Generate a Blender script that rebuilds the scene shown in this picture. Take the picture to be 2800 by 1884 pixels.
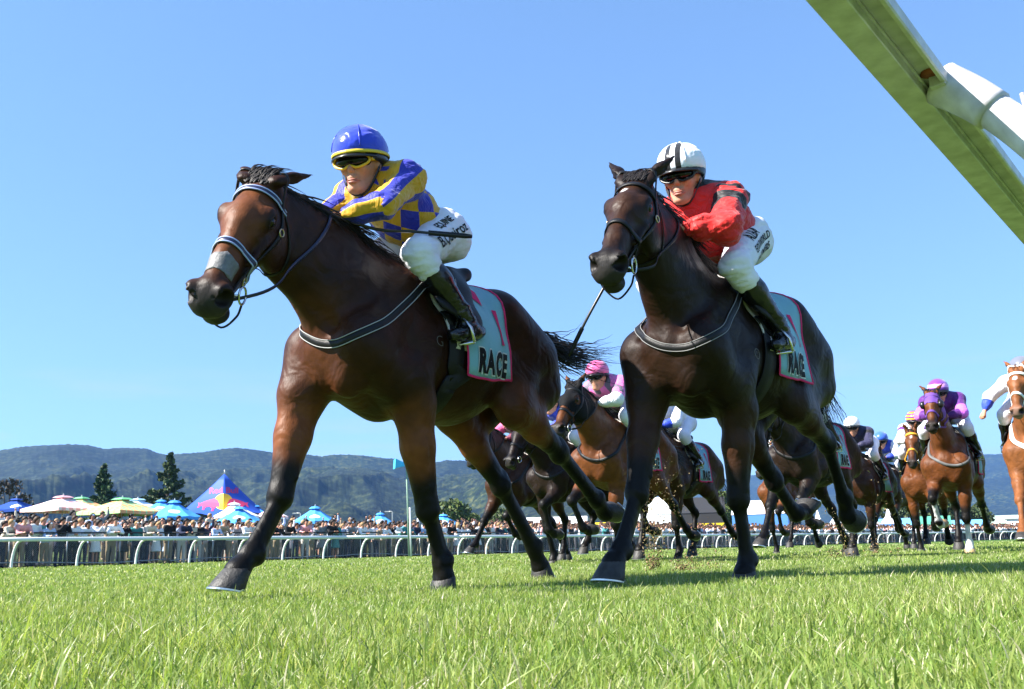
import bpy, bmesh, math, random
import numpy as np
from mathutils import Vector, Matrix, Euler, noise
from mathutils.bvhtree import BVHTree

for o in list(bpy.data.objects):
    bpy.data.objects.remove(o)
SC = bpy.context.scene
COL = SC.collection
R = math.radians

# ------------------------------------------------------------------ camera
CAM_H = 0.17
cam_data = bpy.data.cameras.new('camera')
cam_data.sensor_width = 36.0
cam_data.lens = 36.0 * 2600.0 / 2800.0
cam_data.clip_start = 0.02
cam_data.clip_end = 30000
cam = bpy.data.objects.new('camera', cam_data)
COL.objects.link(cam)
cam.location = (0, 0, CAM_H)
cam.rotation_euler = (Matrix.Rotation(R(90 + 12.2446), 3, 'X') @ Matrix.Rotation(R(-1.455), 3, 'Z')).to_euler()
cam_data.dof.use_dof = True
cam_data.dof.focus_distance = 4.5
cam_data.dof.aperture_fstop = 22.0
SC.camera = cam

# ------------------------------------------------------------------ sky and sun
SUN_AZ = math.atan2(-1.0, -0.33)          # clockwise from +Y
SUN_EL = R(41)
world = bpy.data.worlds.new('World')
SC.world = world
world.use_nodes = True
wn = world.node_tree
wn.nodes.clear()
w_out = wn.nodes.new('ShaderNodeOutputWorld')
w_bg = wn.nodes.new('ShaderNodeBackground')
w_sky = wn.nodes.new('ShaderNodeTexSky')
w_sky.sky_type = 'NISHITA'
w_sky.sun_disc = False
w_sky.sun_elevation = SUN_EL
w_sky.sun_rotation = SUN_AZ % (2 * math.pi)
w_sky.altitude = 0
w_sky.air_density = 1.0
w_sky.dust_density = 0.1
w_sky.ozone_density = 2.5
w_bg.inputs['Strength'].default_value = 0.093
w_wb = wn.nodes.new('ShaderNodeMix'); w_wb.data_type = 'RGBA'; w_wb.blend_type = 'MULTIPLY'; w_wb.inputs['Factor'].default_value = 1.0
w_wb.inputs['B'].default_value = (0.78, 1.08, 1.47, 1)      # the camera's white balance
w_gm = wn.nodes.new('ShaderNodeGamma'); w_gm.inputs['Gamma'].default_value = 0.62   # softer fall-off towards the horizon
wn.links.new(w_sky.outputs['Color'], w_gm.inputs['Color'])
wn.links.new(w_gm.outputs['Color'], w_wb.inputs['A'])
# thin streaks of cloud low over the hills
w_tc = wn.nodes.new('ShaderNodeTexCoord'); w_mp = wn.nodes.new('ShaderNodeMapping'); w_mp.inputs['Scale'].default_value = (2.2, 2.2, 17.0)
wn.links.new(w_tc.outputs['Generated'], w_mp.inputs['Vector'])
w_n = wn.nodes.new('ShaderNodeTexNoise'); w_n.inputs['Scale'].default_value = 1.7; w_n.inputs['Detail'].default_value = 6; w_n.inputs['Roughness'].default_value = .55
wn.links.new(w_mp.outputs['Vector'], w_n.inputs['Vector'])
w_r = wn.nodes.new('ShaderNodeMapRange'); w_r.inputs['From Min'].default_value = .50; w_r.inputs['From Max'].default_value = .72; w_r.inputs['To Max'].default_value = .85
wn.links.new(w_n.outputs['Fac'], w_r.inputs['Value'])
w_sx = wn.nodes.new('ShaderNodeSeparateXYZ'); wn.links.new(w_tc.outputs['Generated'], w_sx.inputs['Vector'])
w_e = wn.nodes.new('ShaderNodeMapRange'); w_e.inputs['From Min'].default_value = .20; w_e.inputs['From Max'].default_value = .09; wn.links.new(w_sx.outputs['Z'], w_e.inputs['Value'])
w_m = wn.nodes.new('ShaderNodeMath'); w_m.operation = 'MULTIPLY'; wn.links.new(w_r.outputs['Result'], w_m.inputs[0]); wn.links.new(w_e.outputs['Result'], w_m.inputs[1])
w_cl = wn.nodes.new('ShaderNodeMix'); w_cl.data_type = 'RGBA'; w_cl.inputs['B'].default_value = (2.6, 2.75, 3.0, 1)
wn.links.new(w_m.outputs[0], w_cl.inputs['Factor']); wn.links.new(w_wb.outputs['Result'], w_cl.inputs['A'])
wn.links.new(w_cl.outputs['Result'], w_bg.inputs['Color'])
wn.links.new(w_bg.outputs['Background'], w_out.inputs['Surface'])

sun_data = bpy.data.lights.new('sun', 'SUN')
sun_data.energy = 5.0
sun_data.angle = R(0.53)
sun_data.color = (1.0, 0.95, 0.87)
sun = bpy.data.objects.new('sun', sun_data)
COL.objects.link(sun)
to_sun = Vector((math.sin(SUN_AZ) * math.cos(SUN_EL), math.cos(SUN_AZ) * math.cos(SUN_EL), math.sin(SUN_EL)))
sun.rotation_euler = to_sun.to_track_quat('Z', 'Y').to_euler()
sun.location = to_sun * 50

SC.view_settings.view_transform = 'Standard'
SC.view_settings.look = 'None'
SC.view_settings.gamma = 1.0
SC.view_settings.use_curve_mapping = False
SC.view_settings.exposure = 1.75
SC.render.engine = 'CYCLES'
SC.cycles.max_bounces = 8
SC.cycles.transparent_max_bounces = 24
SC.cycles.use_denoising = True

# ------------------------------------------------------------------ helpers
RNG = np.random.default_rng(7)

def hexlin(h):
    h = h.lstrip('#')
    o = []
    for i in (0, 2, 4):
        c = int(h[i:i + 2], 16) / 255
        o.append(c / 12.92 if c <= 0.04045 else ((c + 0.055) / 1.055) ** 2.4)
    return tuple(o)

def tag(o, label=None, cat=None, group=None, kind=None):
    if label: o['label'] = label
    if cat: o['category'] = cat
    if group: o['group'] = group
    if kind: o['kind'] = kind
    return o

def empty(name, loc=(0, 0, 0), rz=0.0):
    o = bpy.data.objects.new(name, None)
    o.empty_display_size = 0.2
    COL.objects.link(o)
    o.location = loc
    o.rotation_euler = (0, 0, rz)
    return o

def link(name, me, parent=None, mat=None, smooth=True):
    o = bpy.data.objects.new(name, me)
    COL.objects.link(o)
    if parent is not None: o.parent = parent
    if mat is not None and len(me.materials) == 0: me.materials.append(mat)
    if smooth and len(me.polygons):
        me.polygons.foreach_set('use_smooth', np.ones(len(me.polygons), dtype=bool))
    return o

def np_mesh(name, V, F):
    """mesh from numpy vertices (n,3) and faces (m,3|4)"""
    me = bpy.data.meshes.new(name)
    V = np.asarray(V, dtype=np.float32); F = np.asarray(F, dtype=np.int32)
    me.vertices.add(len(V)); me.vertices.foreach_set('co', V.ravel())
    k = F.shape[1]
    me.loops.add(F.size); me.loops.foreach_set('vertex_index', F.ravel())
    me.polygons.add(len(F))
    me.polygons.foreach_set('loop_start', np.arange(0, F.size, k, dtype=np.int32))
    me.update(calc_edges=True)
    return me

class MB:
    """collects vertices and faces of any size"""
    def __init__(s): s.v = []; s.f = []
    def add(s, vs, fs):
        n = len(s.v); s.v += [tuple(x) for x in vs]; s.f += [tuple(i + n for i in q) for q in fs]
    def box(s, c, d, rot=None):
        c = Vector(c); h = Vector(d) / 2
        vs = [Vector((x * h.x, y * h.y, z * h.z)) for x in (-1, 1) for y in (-1, 1) for z in (-1, 1)]
        if rot is not None: vs = [rot @ v for v in vs]
        s.add([c + v for v in vs], [(0, 1, 3, 2), (4, 6, 7, 5), (0, 4, 5, 1), (2, 3, 7, 6), (0, 2, 6, 4), (1, 5, 7, 3)])
    def tube(s, pts, rad, n=8, cap=True, squash=None):
        pts = [Vector(p) for p in pts]
        m = len(pts)
        if not hasattr(rad, '__len__'): rad = [rad] * m
        up = None; rings = []
        for i, p in enumerate(pts):
            t = (pts[min(i + 1, m - 1)] - pts[max(i - 1, 0)])
            t = t.normalized() if t.length > 1e-9 else Vector((0, 0, 1))
            if up is None:
                up = Vector((0, 0, 1)) if abs(t.z) < 0.9 else Vector((1, 0, 0))
            a = up - t * up.dot(t)
            if a.length < 1e-6: a = t.orthogonal()
            a.normalize(); up = a; b = t.cross(a)
            sq = 1.0 if squash is None else squash
            rings.append([p + (a * math.cos(2 * math.pi * k / n) + b * sq * math.sin(2 * math.pi * k / n)) * rad[i] for k in range(n)])
        vs = [v for r in rings for v in r]
        fs = [(i * n + k, i * n + (k + 1) % n, (i + 1) * n + (k + 1) % n, (i + 1) * n + k) for i in range(m - 1) for k in range(n)]
        if cap:
            fs.append(tuple(range(n - 1, -1, -1))); fs.append(tuple((m - 1) * n + k for k in range(n)))
        s.add(vs, fs)
    def lathe(s, prof, n=16, c=(0, 0, 0), axis=None):
        """prof: list of (r, z)"""
        c = Vector(c); rot = Matrix.Identity(3) if axis is None else Vector(axis).to_track_quat('Z', 'Y').to_matrix()
        vs = [c + rot @ Vector((r * math.cos(2 * math.pi * k / n), r * math.sin(2 * math.pi * k / n), z)) for r, z in prof for k in range(n)]
        m = len(prof)
        fs = [(i * n + k, i * n + (k + 1) % n, (i + 1) * n + (k + 1) % n, (i + 1) * n + k) for i in range(m - 1) for k in range(n)]
        if prof[0][0] > 1e-6: fs.append(tuple(range(n - 1, -1, -1)))
        if prof[-1][0] > 1e-6: fs.append(tuple((m - 1) * n + k for k in range(n)))
        s.add(vs, fs)
    def mesh(s, name):
        me = bpy.data.meshes.new(name)
        me.from_pydata(s.v, [], s.f); me.update()
        return me
    def build(s, name, mat, parent=None, smooth=False):
        return link(name, s.mesh(name), parent, mat, smooth)

# ---- materials -----------------------------------------------------
MATS = {}
def bsdf_of(m): return m.node_tree.nodes['Principled BSDF']
def mat(name, col, rough=0.6, spec=0.5, metal=0.0, var=0.0, vscale=8.0, bump=0.0, bscale=40.0, sheen=0.0, coat=0.0, aniso=None, trans=0.0):
    """principled material with optional noise variation of the colour and fine bump (object space)"""
    if name in MATS: return MATS[name]
    m = bpy.data.materials.new(name); m.use_nodes = True
    nt = m.node_tree; b = bsdf_of(m)
    col = hexlin(col) if isinstance(col, str) else col
    b.inputs['Base Color'].default_value = (*col, 1)
    b.inputs['Roughness'].default_value = rough
    b.inputs['Specular IOR Level'].default_value = spec
    b.inputs['Metallic'].default_value = metal
    if sheen: b.inputs['Sheen Weight'].default_value = sheen
    if coat:
        b.inputs['Coat Weight'].default_value = coat; b.inputs['Coat Roughness'].default_value = 0.15
    if var or bump:
        tc = nt.nodes.new('ShaderNodeTexCoord')
    if var:
        n = nt.nodes.new('ShaderNodeTexNoise'); n.inputs['Scale'].default_value = vscale; n.inputs['Detail'].default_value = 5
        nt.links.new(tc.outputs['Object'], n.inputs['Vector'])
        mr = nt.nodes.new('ShaderNodeMapRange')
        mr.inputs['From Min'].default_value = 0.3; mr.inputs['From Max'].default_value = 0.7
        mr.inputs['To Min'].default_value = 1 - var; mr.inputs['To Max'].default_value = 1 + var
        nt.links.new(n.outputs['Fac'], mr.inputs['Value'])
        mx = nt.nodes.new('ShaderNodeVectorMath'); mx.operation = 'SCALE'
        mx.inputs[0].default_value = col
        nt.links.new(mr.outputs['Result'], mx.inputs['Scale'])
        nt.links.new(mx.outputs['Vector'], b.inputs['Base Color'])
    if bump:
        n2 = nt.nodes.new('ShaderNodeTexNoise'); n2.inputs['Scale'].default_value = bscale; n2.inputs['Detail'].default_value = 4
        nt.links.new(tc.outputs['Object'], n2.inputs['Vector'])
        bp = nt.nodes.new('ShaderNodeBump'); bp.inputs['Strength'].default_value = bump; bp.inputs['Distance'].default_value = 0.01
        nt.links.new(n2.outputs['Fac'], bp.inputs['Height'])
        nt.links.new(bp.outputs['Normal'], b.inputs['Normal'])
    MATS[name] = m
    return m

def attr_mat(name, attr='col', rough=0.5, spec=0.5, bump=0.0, bscale=60.0, sheen=0.0, var=0.0, vscale=20.0, stretch=None, big=0.0):
    """principled material whose base colour comes from a vertex colour attribute (the coat's or cloth's own pattern)"""
    if name in MATS: return MATS[name]
    m = bpy.data.materials.new(name); m.use_nodes = True
    nt = m.node_tree; b = bsdf_of(m)
    a = nt.nodes.new('ShaderNodeAttribute'); a.attribute_name = attr
    src = a.outputs['Color']
    tc = nt.nodes.new('ShaderNodeTexCoord')
    vec = tc.outputs['Object']
    if stretch:
        mp = nt.nodes.new('ShaderNodeMapping'); mp.inputs['Scale'].default_value = stretch
        nt.links.new(vec, mp.inputs['Vector']); vec = mp.outputs['Vector']
    if var:
        n = nt.nodes.new('ShaderNodeTexNoise'); n.inputs['Scale'].default_value = vscale; n.inputs['Detail'].default_value = 6
        nt.links.new(vec, n.inputs['Vector'])
        mr = nt.nodes.new('ShaderNodeMapRange')
        mr.inputs['From Min'].default_value = 0.3; mr.inputs['From Max'].default_value = 0.7
        mr.inputs['To Min'].default_value = 1 - var; mr.inputs['To Max'].default_value = 1 + var
        nt.links.new(n.outputs['Fac'], mr.inputs['Value'])
        mx = nt.nodes.new('ShaderNodeVectorMath'); mx.operation = 'SCALE'
        nt.links.new(src, mx.inputs[0]); nt.links.new(mr.outputs['Result'], mx.inputs['Scale'])
        src = mx.outputs['Vector']
    nt.links.new(src, b.inputs['Base Color'])
    b.inputs['Roughness'].default_value = rough
    b.inputs['Specular IOR Level'].default_value = spec
    if sheen: b.inputs['Sheen Weight'].default_value = sheen
    if bump:
        n2 = nt.nodes.new('ShaderNodeTexNoise'); n2.inputs['Scale'].default_value = bscale; n2.inputs['Detail'].default_value = 5
        nt.links.new(vec, n2.inputs['Vector'])
        bp = nt.nodes.new('ShaderNodeBump'); bp.inputs['Strength'].default_value = bump; bp.inputs['Distance'].default_value = 0.012
        nt.links.new(n2.outputs['Fac'], bp.inputs['Height'])
        if big:   # broad muscle and vein relief under the short coat, plus a fine hair grain
            n3 = nt.nodes.new('ShaderNodeTexNoise'); n3.inputs['Scale'].default_value = 7.5; n3.inputs['Detail'].default_value = 2; n3.inputs['Distortion'].default_value = .8
            nt.links.new(vec, n3.inputs['Vector'])
            b3 = nt.nodes.new('ShaderNodeBump'); b3.inputs['Strength'].default_value = big; b3.inputs['Distance'].default_value = .06
            nt.links.new(n3.outputs['Fac'], b3.inputs['Height']); nt.links.new(b3.outputs['Normal'], bp.inputs['Normal'])
            mg = nt.nodes.new('ShaderNodeMapping'); mg.inputs['Scale'].default_value = (90, 420, 60); nt.links.new(tc.outputs['Object'], mg.inputs['Vector'])
            n4 = nt.nodes.new('ShaderNodeTexNoise'); n4.inputs['Scale'].default_value = 1.0; n4.inputs['Detail'].default_value = 2; nt.links.new(mg.outputs['Vector'], n4.inputs['Vector'])
            b4 = nt.nodes.new('ShaderNodeBump'); b4.inputs['Strength'].default_value = .28; b4.inputs['Distance'].default_value = .004
            nt.links.new(n4.outputs['Fac'], b4.inputs['Height']); nt.links.new(bp.outputs['Normal'], b4.inputs['Normal'])
            nt.links.new(b4.outputs['Normal'], b.inputs['Normal'])
            rr = nt.nodes.new('ShaderNodeMapRange'); rr.inputs['To Min'].default_value = rough - .10; rr.inputs['To Max'].default_value = rough + .14
            nt.links.new(n3.outputs['Fac'], rr.inputs['Value']); nt.links.new(rr.outputs['Result'], b.inputs['Roughness'])
        else: nt.links.new(bp.outputs['Normal'], b.inputs['Normal'])
    MATS[name] = m
    return m

def set_col(me, C, name='col'):
    a = me.color_attributes.new(name, 'FLOAT_COLOR', 'POINT')
    C = np.asarray(C, dtype=np.float32)
    a.data.foreach_set('color', np.concatenate([C, np.ones((len(C), 1), np.float32)], 1).ravel())

# ---- signed distance sculpting --------------------------------------
def smin(a, b, k):
    h = np.maximum(k - np.abs(a - b), 0) / k
    return np.minimum(a, b) - h * h * k * 0.25

class Field:
    """a voxel field that shapes are smoothly blended into; mesh() pulls the skin off it (surface nets)"""
    def __init__(s, lo, hi, res):
        s.lo = np.array(lo, np.float32); s.res = res
        s.n = np.ceil((np.array(hi) - s.lo) / res).astype(int) + 1
        s.F = np.full(s.n, 1.0, np.float32)
        s.ax = [(s.lo[i] + res * np.arange(s.n[i])).astype(np.float32) for i in range(3)]
    def win(s, lo, hi):
        i0 = np.clip(np.floor((np.asarray(lo) - s.lo) / s.res).astype(int), 0, s.n)
        i1 = np.clip(np.ceil((np.asarray(hi) - s.lo) / s.res).astype(int) + 1, 0, s.n)
        sl = tuple(slice(a, b) for a, b in zip(i0, i1))
        if any(b <= a for a, b in zip(i0, i1)): return None, None
        return sl, np.meshgrid(*[s.ax[i][sl[i]] for i in range(3)], indexing='ij', sparse=True)
    def merge(s, sl, d, k, sub):
        if sub: s.F[sl] = -smin(-s.F[sl], d, k)
        else: s.F[sl] = smin(s.F[sl], d, k)
    def cone(s, a, b, ra, rb, k=0.03, sq=None, sub=False):
        """round cone a->b; sq = (axis, factor) flattens it along an axis"""
        a = np.asarray(a, np.float32); b = np.asarray(b, np.float32)
        m = max(ra, rb) * (1 if sq is None else max(1, sq[1])) + k + 0.02
        sl, P = s.win(np.minimum(a, b) - m, np.maximum(a, b) + m)
        if sl is None: return
        q = [P[i] - a[i] for i in range(3)]; ba = b - a; f = 1.0
        if sq is not None:
            n = np.asarray(sq[0], np.float32); n = n / np.linalg.norm(n); g = 1.0 / sq[1] - 1.0
            dn = (q[0] * n[0] + q[1] * n[1] + q[2] * n[2]) * g
            q = [q[i] + dn * n[i] for i in range(3)]
            ba = ba + n * (ba @ n) * g; f = min(1.0, sq[1]) ** 0.7
        L = float(ba @ ba) + 1e-9
        t = np.clip((q[0] * ba[0] + q[1] * ba[1] + q[2] * ba[2]) / L, 0, 1)
        d = np.sqrt((q[0] - ba[0] * t) ** 2 + (q[1] - ba[1] * t) ** 2 + (q[2] - ba[2] * t) ** 2) - (ra + (rb - ra) * t)
        s.merge(sl, d * f, k, sub)
    def chain(s, pts, rad, k=0.03, sq=None):
        for i in range(len(pts) - 1): s.cone(pts[i], pts[i + 1], rad[i], rad[i + 1], k, sq)
    def ell(s, c, r, k=0.03, M=None, sub=False):
        """ellipsoid; M's columns are its axes"""
        c = np.asarray(c, np.float32); r = np.asarray(r, np.float32)
        m = float(r.max()) + k + 0.02
        sl, P = s.win(c - m, c + m)
        if sl is None: return
        q = [P[i] - c[i] for i in range(3)]
        if M is not None: q = [q[0] * M[0, j] + q[1] * M[1, j] + q[2] * M[2, j] for j in range(3)]
        k0 = np.sqrt((q[0] / r[0]) ** 2 + (q[1] / r[1]) ** 2 + (q[2] / r[2]) ** 2)
        k1 = np.sqrt((q[0] / r[0] ** 2) ** 2 + (q[1] / r[1] ** 2) ** 2 + (q[2] / r[2] ** 2) ** 2) + 1e-9
        s.merge(sl, k0 * (k0 - 1) / k1, k, sub)
    def cut(s, pt, nrm, k=0.005):
        """keep only the side the normal points away from"""
        P = np.meshgrid(*s.ax, indexing='ij', sparse=True)
        d = sum((P[i] - pt[i]) * nrm[i] for i in range(3))
        s.F = -smin(-s.F, -d.astype(np.float32), k)
    def mesh(s, name, smooth=2):
        F = s.F; S = F < 0
        c = np.zeros(np.array(F.shape) - 1, np.int8)
        for i in (0, 1):
            for j in (0, 1):
                for k in (0, 1):
                    c += S[i:F.shape[0] - 1 + i, j:F.shape[1] - 1 + j, k:F.shape[2] - 1 + k]
        act = np.argwhere((c > 0) & (c < 8))
        idx = np.full(c.shape, -1, np.int32); idx[act[:, 0], act[:, 1], act[:, 2]] = np.arange(len(act))
        cor = np.array([(i, j, k) for i in (0, 1) for j in (0, 1) for k in (0, 1)])
        val = np.stack([F[act[:, 0] + q[0], act[:, 1] + q[1], act[:, 2] + q[2]] for q in cor], 1)
        acc = np.zeros((len(act), 3)); cnt = np.zeros(len(act))
        for i in range(8):
            for j in range(i + 1, 8):
                if np.abs(cor[i] - cor[j]).sum() == 1:
                    m = (val[:, i] < 0) != (val[:, j] < 0)
                    t = val[m, i] / (val[m, i] - val[m, j])
                    acc[m] += cor[i] + (cor[j] - cor[i]) * t[:, None]; cnt[m] += 1
        V = (act + acc / cnt[:, None]) * s.res + s.lo
        Q = []
        for a in range(3):
            u, w = (a + 1) % 3, (a + 2) % 3
            sa = [slice(None)] * 3; sb = [slice(None)] * 3
            sa[a] = slice(0, -1); sb[a] = slice(1, None)
            for ax in (u, w): sa[ax] = slice(1, -1); sb[ax] = slice(1, -1)
            x0 = S[tuple(sa)]; x1 = S[tuple(sb)]
            for flip, e in ((False, np.argwhere(x0 & ~x1)), (True, np.argwhere(~x0 & x1))):
                if not len(e): continue
                g = e.copy(); g[:, u] += 1; g[:, w] += 1
                def cell(du, dw):
                    h = g.copy(); h[:, u] -= du; h[:, w] -= dw
                    return idx[h[:, 0], h[:, 1], h[:, 2]]
                q = np.stack([cell(1, 1), cell(0, 1), cell(0, 0), cell(1, 0)], 1)
                Q.append(q[:, ::-1] if flip else q)
        Q = np.concatenate(Q)
        E = np.concatenate([Q[:, [0, 1]], Q[:, [1, 2]], Q[:, [2, 3]], Q[:, [3, 0]]])
        for _ in range(smooth):
            A = np.zeros_like(V); n = np.bincount(E[:, 0], minlength=len(V)) + np.bincount(E[:, 1], minlength=len(V))
            for d in range(3):
                A[:, d] = np.bincount(E[:, 0], V[E[:, 1], d], len(V)) + np.bincount(E[:, 1], V[E[:, 0], d], len(V))
            V = V * 0.5 + A / n[:, None] * 0.5
        me = np_mesh(name, V, Q)
        return me, V

def bvh_of(me):
    V = np.empty(len(me.vertices) * 3, np.float32); me.vertices.foreach_get('co', V)
    return BVHTree.FromPolygons([tuple(v) for v in V.reshape(-1, 3).tolist()], [tuple(p.vertices) for p in me.polygons])

def catmull(pts, n=8):
    P = [Vector(p) for p in pts]; P = [P[0] * 2 - P[1]] + P + [P[-1] * 2 - P[-2]]
    out = []
    for i in range(1, len(P) - 2):
        for j in range(n):
            t = j / n
            a, b, c, d = P[i - 1:i + 3]
            out.append(0.5 * (2 * b + (c - a) * t + (2 * a - 5 * b + 4 * c - d) * t * t + (3 * b - a - 3 * c + d) * t ** 3))
    out.append(P[-2])
    return out

def strap_mesh(bvhs, pts, width, thick=0.004, off=0.003, n=8, snap=True, closed=False, name='strap'):
    """a leather strap laid on a surface along a polyline"""
    path = catmull(pts, n)
    P = []; N = []
    for p in path:
        best = None
        for b in bvhs:
            r = b.find_nearest(p)
            if r[0] is not None and (best is None or r[3] < best[3]): best = r
        q, nn = best[0], best[1]
        if not snap or (p - q).length > 0.07:
            P.append(p); N.append(nn if best[3] < 0.3 else (p - q).normalized())
        else:
            P.append(q + nn * off); N.append(nn)
    for _ in range(9):
        N = [(N[max(i - 1, 0)] + N[i] * 2 + N[min(i + 1, len(N) - 1)]).normalized() for i in range(len(N))]
        P = [P[0]] + [(P[i - 1] + P[i] * 2 + P[i + 1]) / 4 for i in range(1, len(P) - 1)] + [P[-1]]
    if snap:
        for i, p in enumerate(P):
            for b in bvhs:
                r = b.find_nearest(p)
                if r[0] is not None and (p - r[0]).dot(r[1]) < off and r[3] < .12: P[i] = r[0] + r[1] * off; p = P[i]
    mb = MB(); vs = []
    for i, p in enumerate(P):
        t = (P[min(i + 1, len(P) - 1)] - P[max(i - 1, 0)]).normalized()
        s = t.cross(N[i]).normalized(); nn = s.cross(t).normalized()
        if nn.dot(N[i]) < 0: nn = -nn
        for a, b in ((-.5, 0), (-.46, 1), (.46, 1), (.5, 0)):
            vs.append(p + s * (a * width) + nn * (b * thick))
    m = len(P)
    fs = [(i * 4 + k, (i + 1) * 4 + k, (i + 1) * 4 + (k + 1) % 4, i * 4 + (k + 1) % 4) for i in range(m - 1) for k in range(4)]
    fs += [(0, 1, 2, 3), ((m - 1) * 4 + 3, (m - 1) * 4 + 2, (m - 1) * 4 + 1, (m - 1) * 4)]
    mb.add(vs, fs)
    return mb.mesh(name), P, N

# ---- writing and flat print laid on surfaces ----
def text_mesh(body, size, bold=0.0, font_shear=0.0, space=1.0, wid=1.0):
    cu = bpy.data.curves.new('lettering', 'FONT'); cu.body = body; cu.size = size; cu.offset = bold; cu.shear = font_shear
    cu.space_character = space; cu.align_x = 'CENTER'; cu.align_y = 'CENTER'; cu.resolution_u = 3
    o = bpy.data.objects.new('lettering', cu); COL.objects.link(o)
    dg = bpy.context.evaluated_depsgraph_get()
    me = bpy.data.meshes.new_from_object(o.evaluated_get(dg))
    bpy.data.objects.remove(o); bpy.data.curves.remove(cu)
    for v in me.vertices: v.co.x *= wid
    return me

def cut_fine(me, maxlen):
    bm = bmesh.new(); bm.from_mesh(me)
    bmesh.ops.triangulate(bm, faces=bm.faces)
    for _ in range(5):
        ed = [e for e in bm.edges if e.calc_length() > maxlen]
        if not ed: break
        bmesh.ops.subdivide_edges(bm, edges=ed, cuts=1)
        bmesh.ops.triangulate(bm, faces=bm.faces)
    bm.to_mesh(me); bm.free()

def decal(me, bvh, O, rt, up, off=0.003, maxlen=0.02, reach=0.6):
    """lay a flat outline on a curved surface: each point is carried along the common normal onto it"""
    cut_fine(me, maxlen)
    O = Vector(O); rt = Vector(rt).normalized(); up = (Vector(up) - rt * Vector(up).dot(rt)).normalized(); d = rt.cross(up)
    for v in me.vertices:
        p = O + rt * v.co.x + up * v.co.y
        r = bvh.ray_cast(p + d * reach * .5, -d, reach)
        if r[0] is None:
            q = bvh.find_nearest(p); r = (q[0], q[1])
        n = r[1] if r[1].dot(d) > 0 else -r[1]
        v.co = r[0] + n * off
    me.update()
    return me

def poly_mesh(pts):
    me = bpy.data.meshes.new('outline'); me.from_pydata([(x, y, 0) for x, y in pts], [], [tuple(range(len(pts)))]); me.update()
    return me

HERO_RES = 0.010
GRASS = True
HAZE = True
# ------------------------------------------------------------------ ground, hills, turf
def node_mat(name):
    m = bpy.data.materials.new(name); m.use_nodes = True; MATS[name] = m
    return m, m.node_tree, bsdf_of(m)

def ramp_mat(name, stops, scale, rough=.9, detail=6, coord='Object', stops2=None, scale2=None, bump=0.0, bdist=.1, stretch=None, spec=.2):
    """noise-driven colour ramp, optionally multiplied by a second, larger one"""
    m, nt, b = node_mat(name)
    tc = nt.nodes.new('ShaderNodeTexCoord'); vec = tc.outputs[coord]
    if stretch:
        mp = nt.nodes.new('ShaderNodeMapping'); mp.inputs['Scale'].default_value = stretch; nt.links.new(vec, mp.inputs['Vector']); vec = mp.outputs['Vector']
    def part(stops, sc):
        n = nt.nodes.new('ShaderNodeTexNoise'); n.inputs['Scale'].default_value = sc; n.inputs['Detail'].default_value = detail; n.inputs['Roughness'].default_value = .62
        nt.links.new(vec, n.inputs['Vector'])
        r = nt.nodes.new('ShaderNodeValToRGB'); el = r.color_ramp.elements
        while len(el) < len(stops): el.new(.5)
        for e, (p, c) in zip(el, stops): e.position = p; e.color = (*c, 1)
        nt.links.new(n.outputs['Fac'], r.inputs['Fac']); return r.outputs['Color'], n
    col, n1 = part(stops, scale)
    if stops2:
        c2, _ = part(stops2, scale2)
        mx = nt.nodes.new('ShaderNodeMix'); mx.data_type = 'RGBA'; mx.blend_type = 'MULTIPLY'; mx.inputs['Factor'].default_value = 1
        nt.links.new(col, mx.inputs['A']); nt.links.new(c2, mx.inputs['B']); col = mx.outputs['Result']
    nt.links.new(col, b.inputs['Base Color']); b.inputs['Roughness'].default_value = rough; b.inputs['Specular IOR Level'].default_value = spec
    if bump:
        bp = nt.nodes.new('ShaderNodeBump'); bp.inputs['Strength'].default_value = bump; bp.inputs['Distance'].default_value = bdist
        nt.links.new(n1.outputs['Fac'], bp.inputs['Height']); nt.links.new(bp.outputs['Normal'], b.inputs['Normal'])
    return m

TURF = ramp_mat('turf_soil', [(.30, (.030, .060, .010)), (.5, (.055, .115, .018)), (.72, (.090, .150, .030))], 9.0, bump=.5, bdist=.03,
                stops2=[(.3, (.9, .92, .9)), (.7, (1.35, 1.25, 1.2))], scale2=.35)
ground = link('ground', np_mesh('ground', [(-6000, -300, 0), (7000, -300, 0), (7000, 9000, 0), (-6000, 9000, 0)], [(0, 1, 2, 3)]), None, TURF, False)
tag(ground, 'green turf of the racecourse running out to the far fence', 'ground', kind='structure')

TD = Vector((math.sin(R(38.1)), math.cos(R(38.1)), 0)); TN = Vector((-TD.y, TD.x, 0))     # along the track, and outward over the far rail
FP0 = Vector((-17.9, 33.0, 0))
def fence_path(s):
    if s <= 52: return FP0 + TD * s, TN
    a = R(38.1); p = FP0 + TD * 52; q = 52; st = 1.0
    while q < s:
        d = min(st, s - q); a = min(a + R(.17) * d, R(53)); p = p + Vector((math.sin(a), math.cos(a), 0)) * d; q += d
    return p, Vector((-math.cos(a), math.sin(a), 0))

# grassy bank behind the far fence, where the crowd stands
def bank_z(o):   # height of the bank at o metres outside the rail
    return 0.0 if o < 3 else min((o - 3) * .095, 1.25)
vs, fs = [], []
ss = list(range(-60, 261, 5)); oo = [2.6, 4, 8, 14, 20, 24, 30, 60, 200, 500]
for s in ss:
    p, n = fence_path(s) if s <= 52 or True else None
    for o in oo:
        q = p + n * o; vs.append((q.x, q.y, bank_z(o) + .004))
k = len(oo)
fs = [(i * k + j, i * k + j + 1, (i + 1) * k + j + 1, (i + 1) * k + j) for i in range(len(ss) - 1) for j in range(k - 1)]
mb = MB(); mb.add(vs, fs)
BANK = ramp_mat('bank_grass', [(.3, (.035, .065, .014)), (.7, (.085, .12, .035))], 1.2)
bank = mb.build('lawn_bank', BANK, None, True); tag(bank, 'gently rising public lawn behind the far fence', 'lawn', kind='structure')

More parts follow.
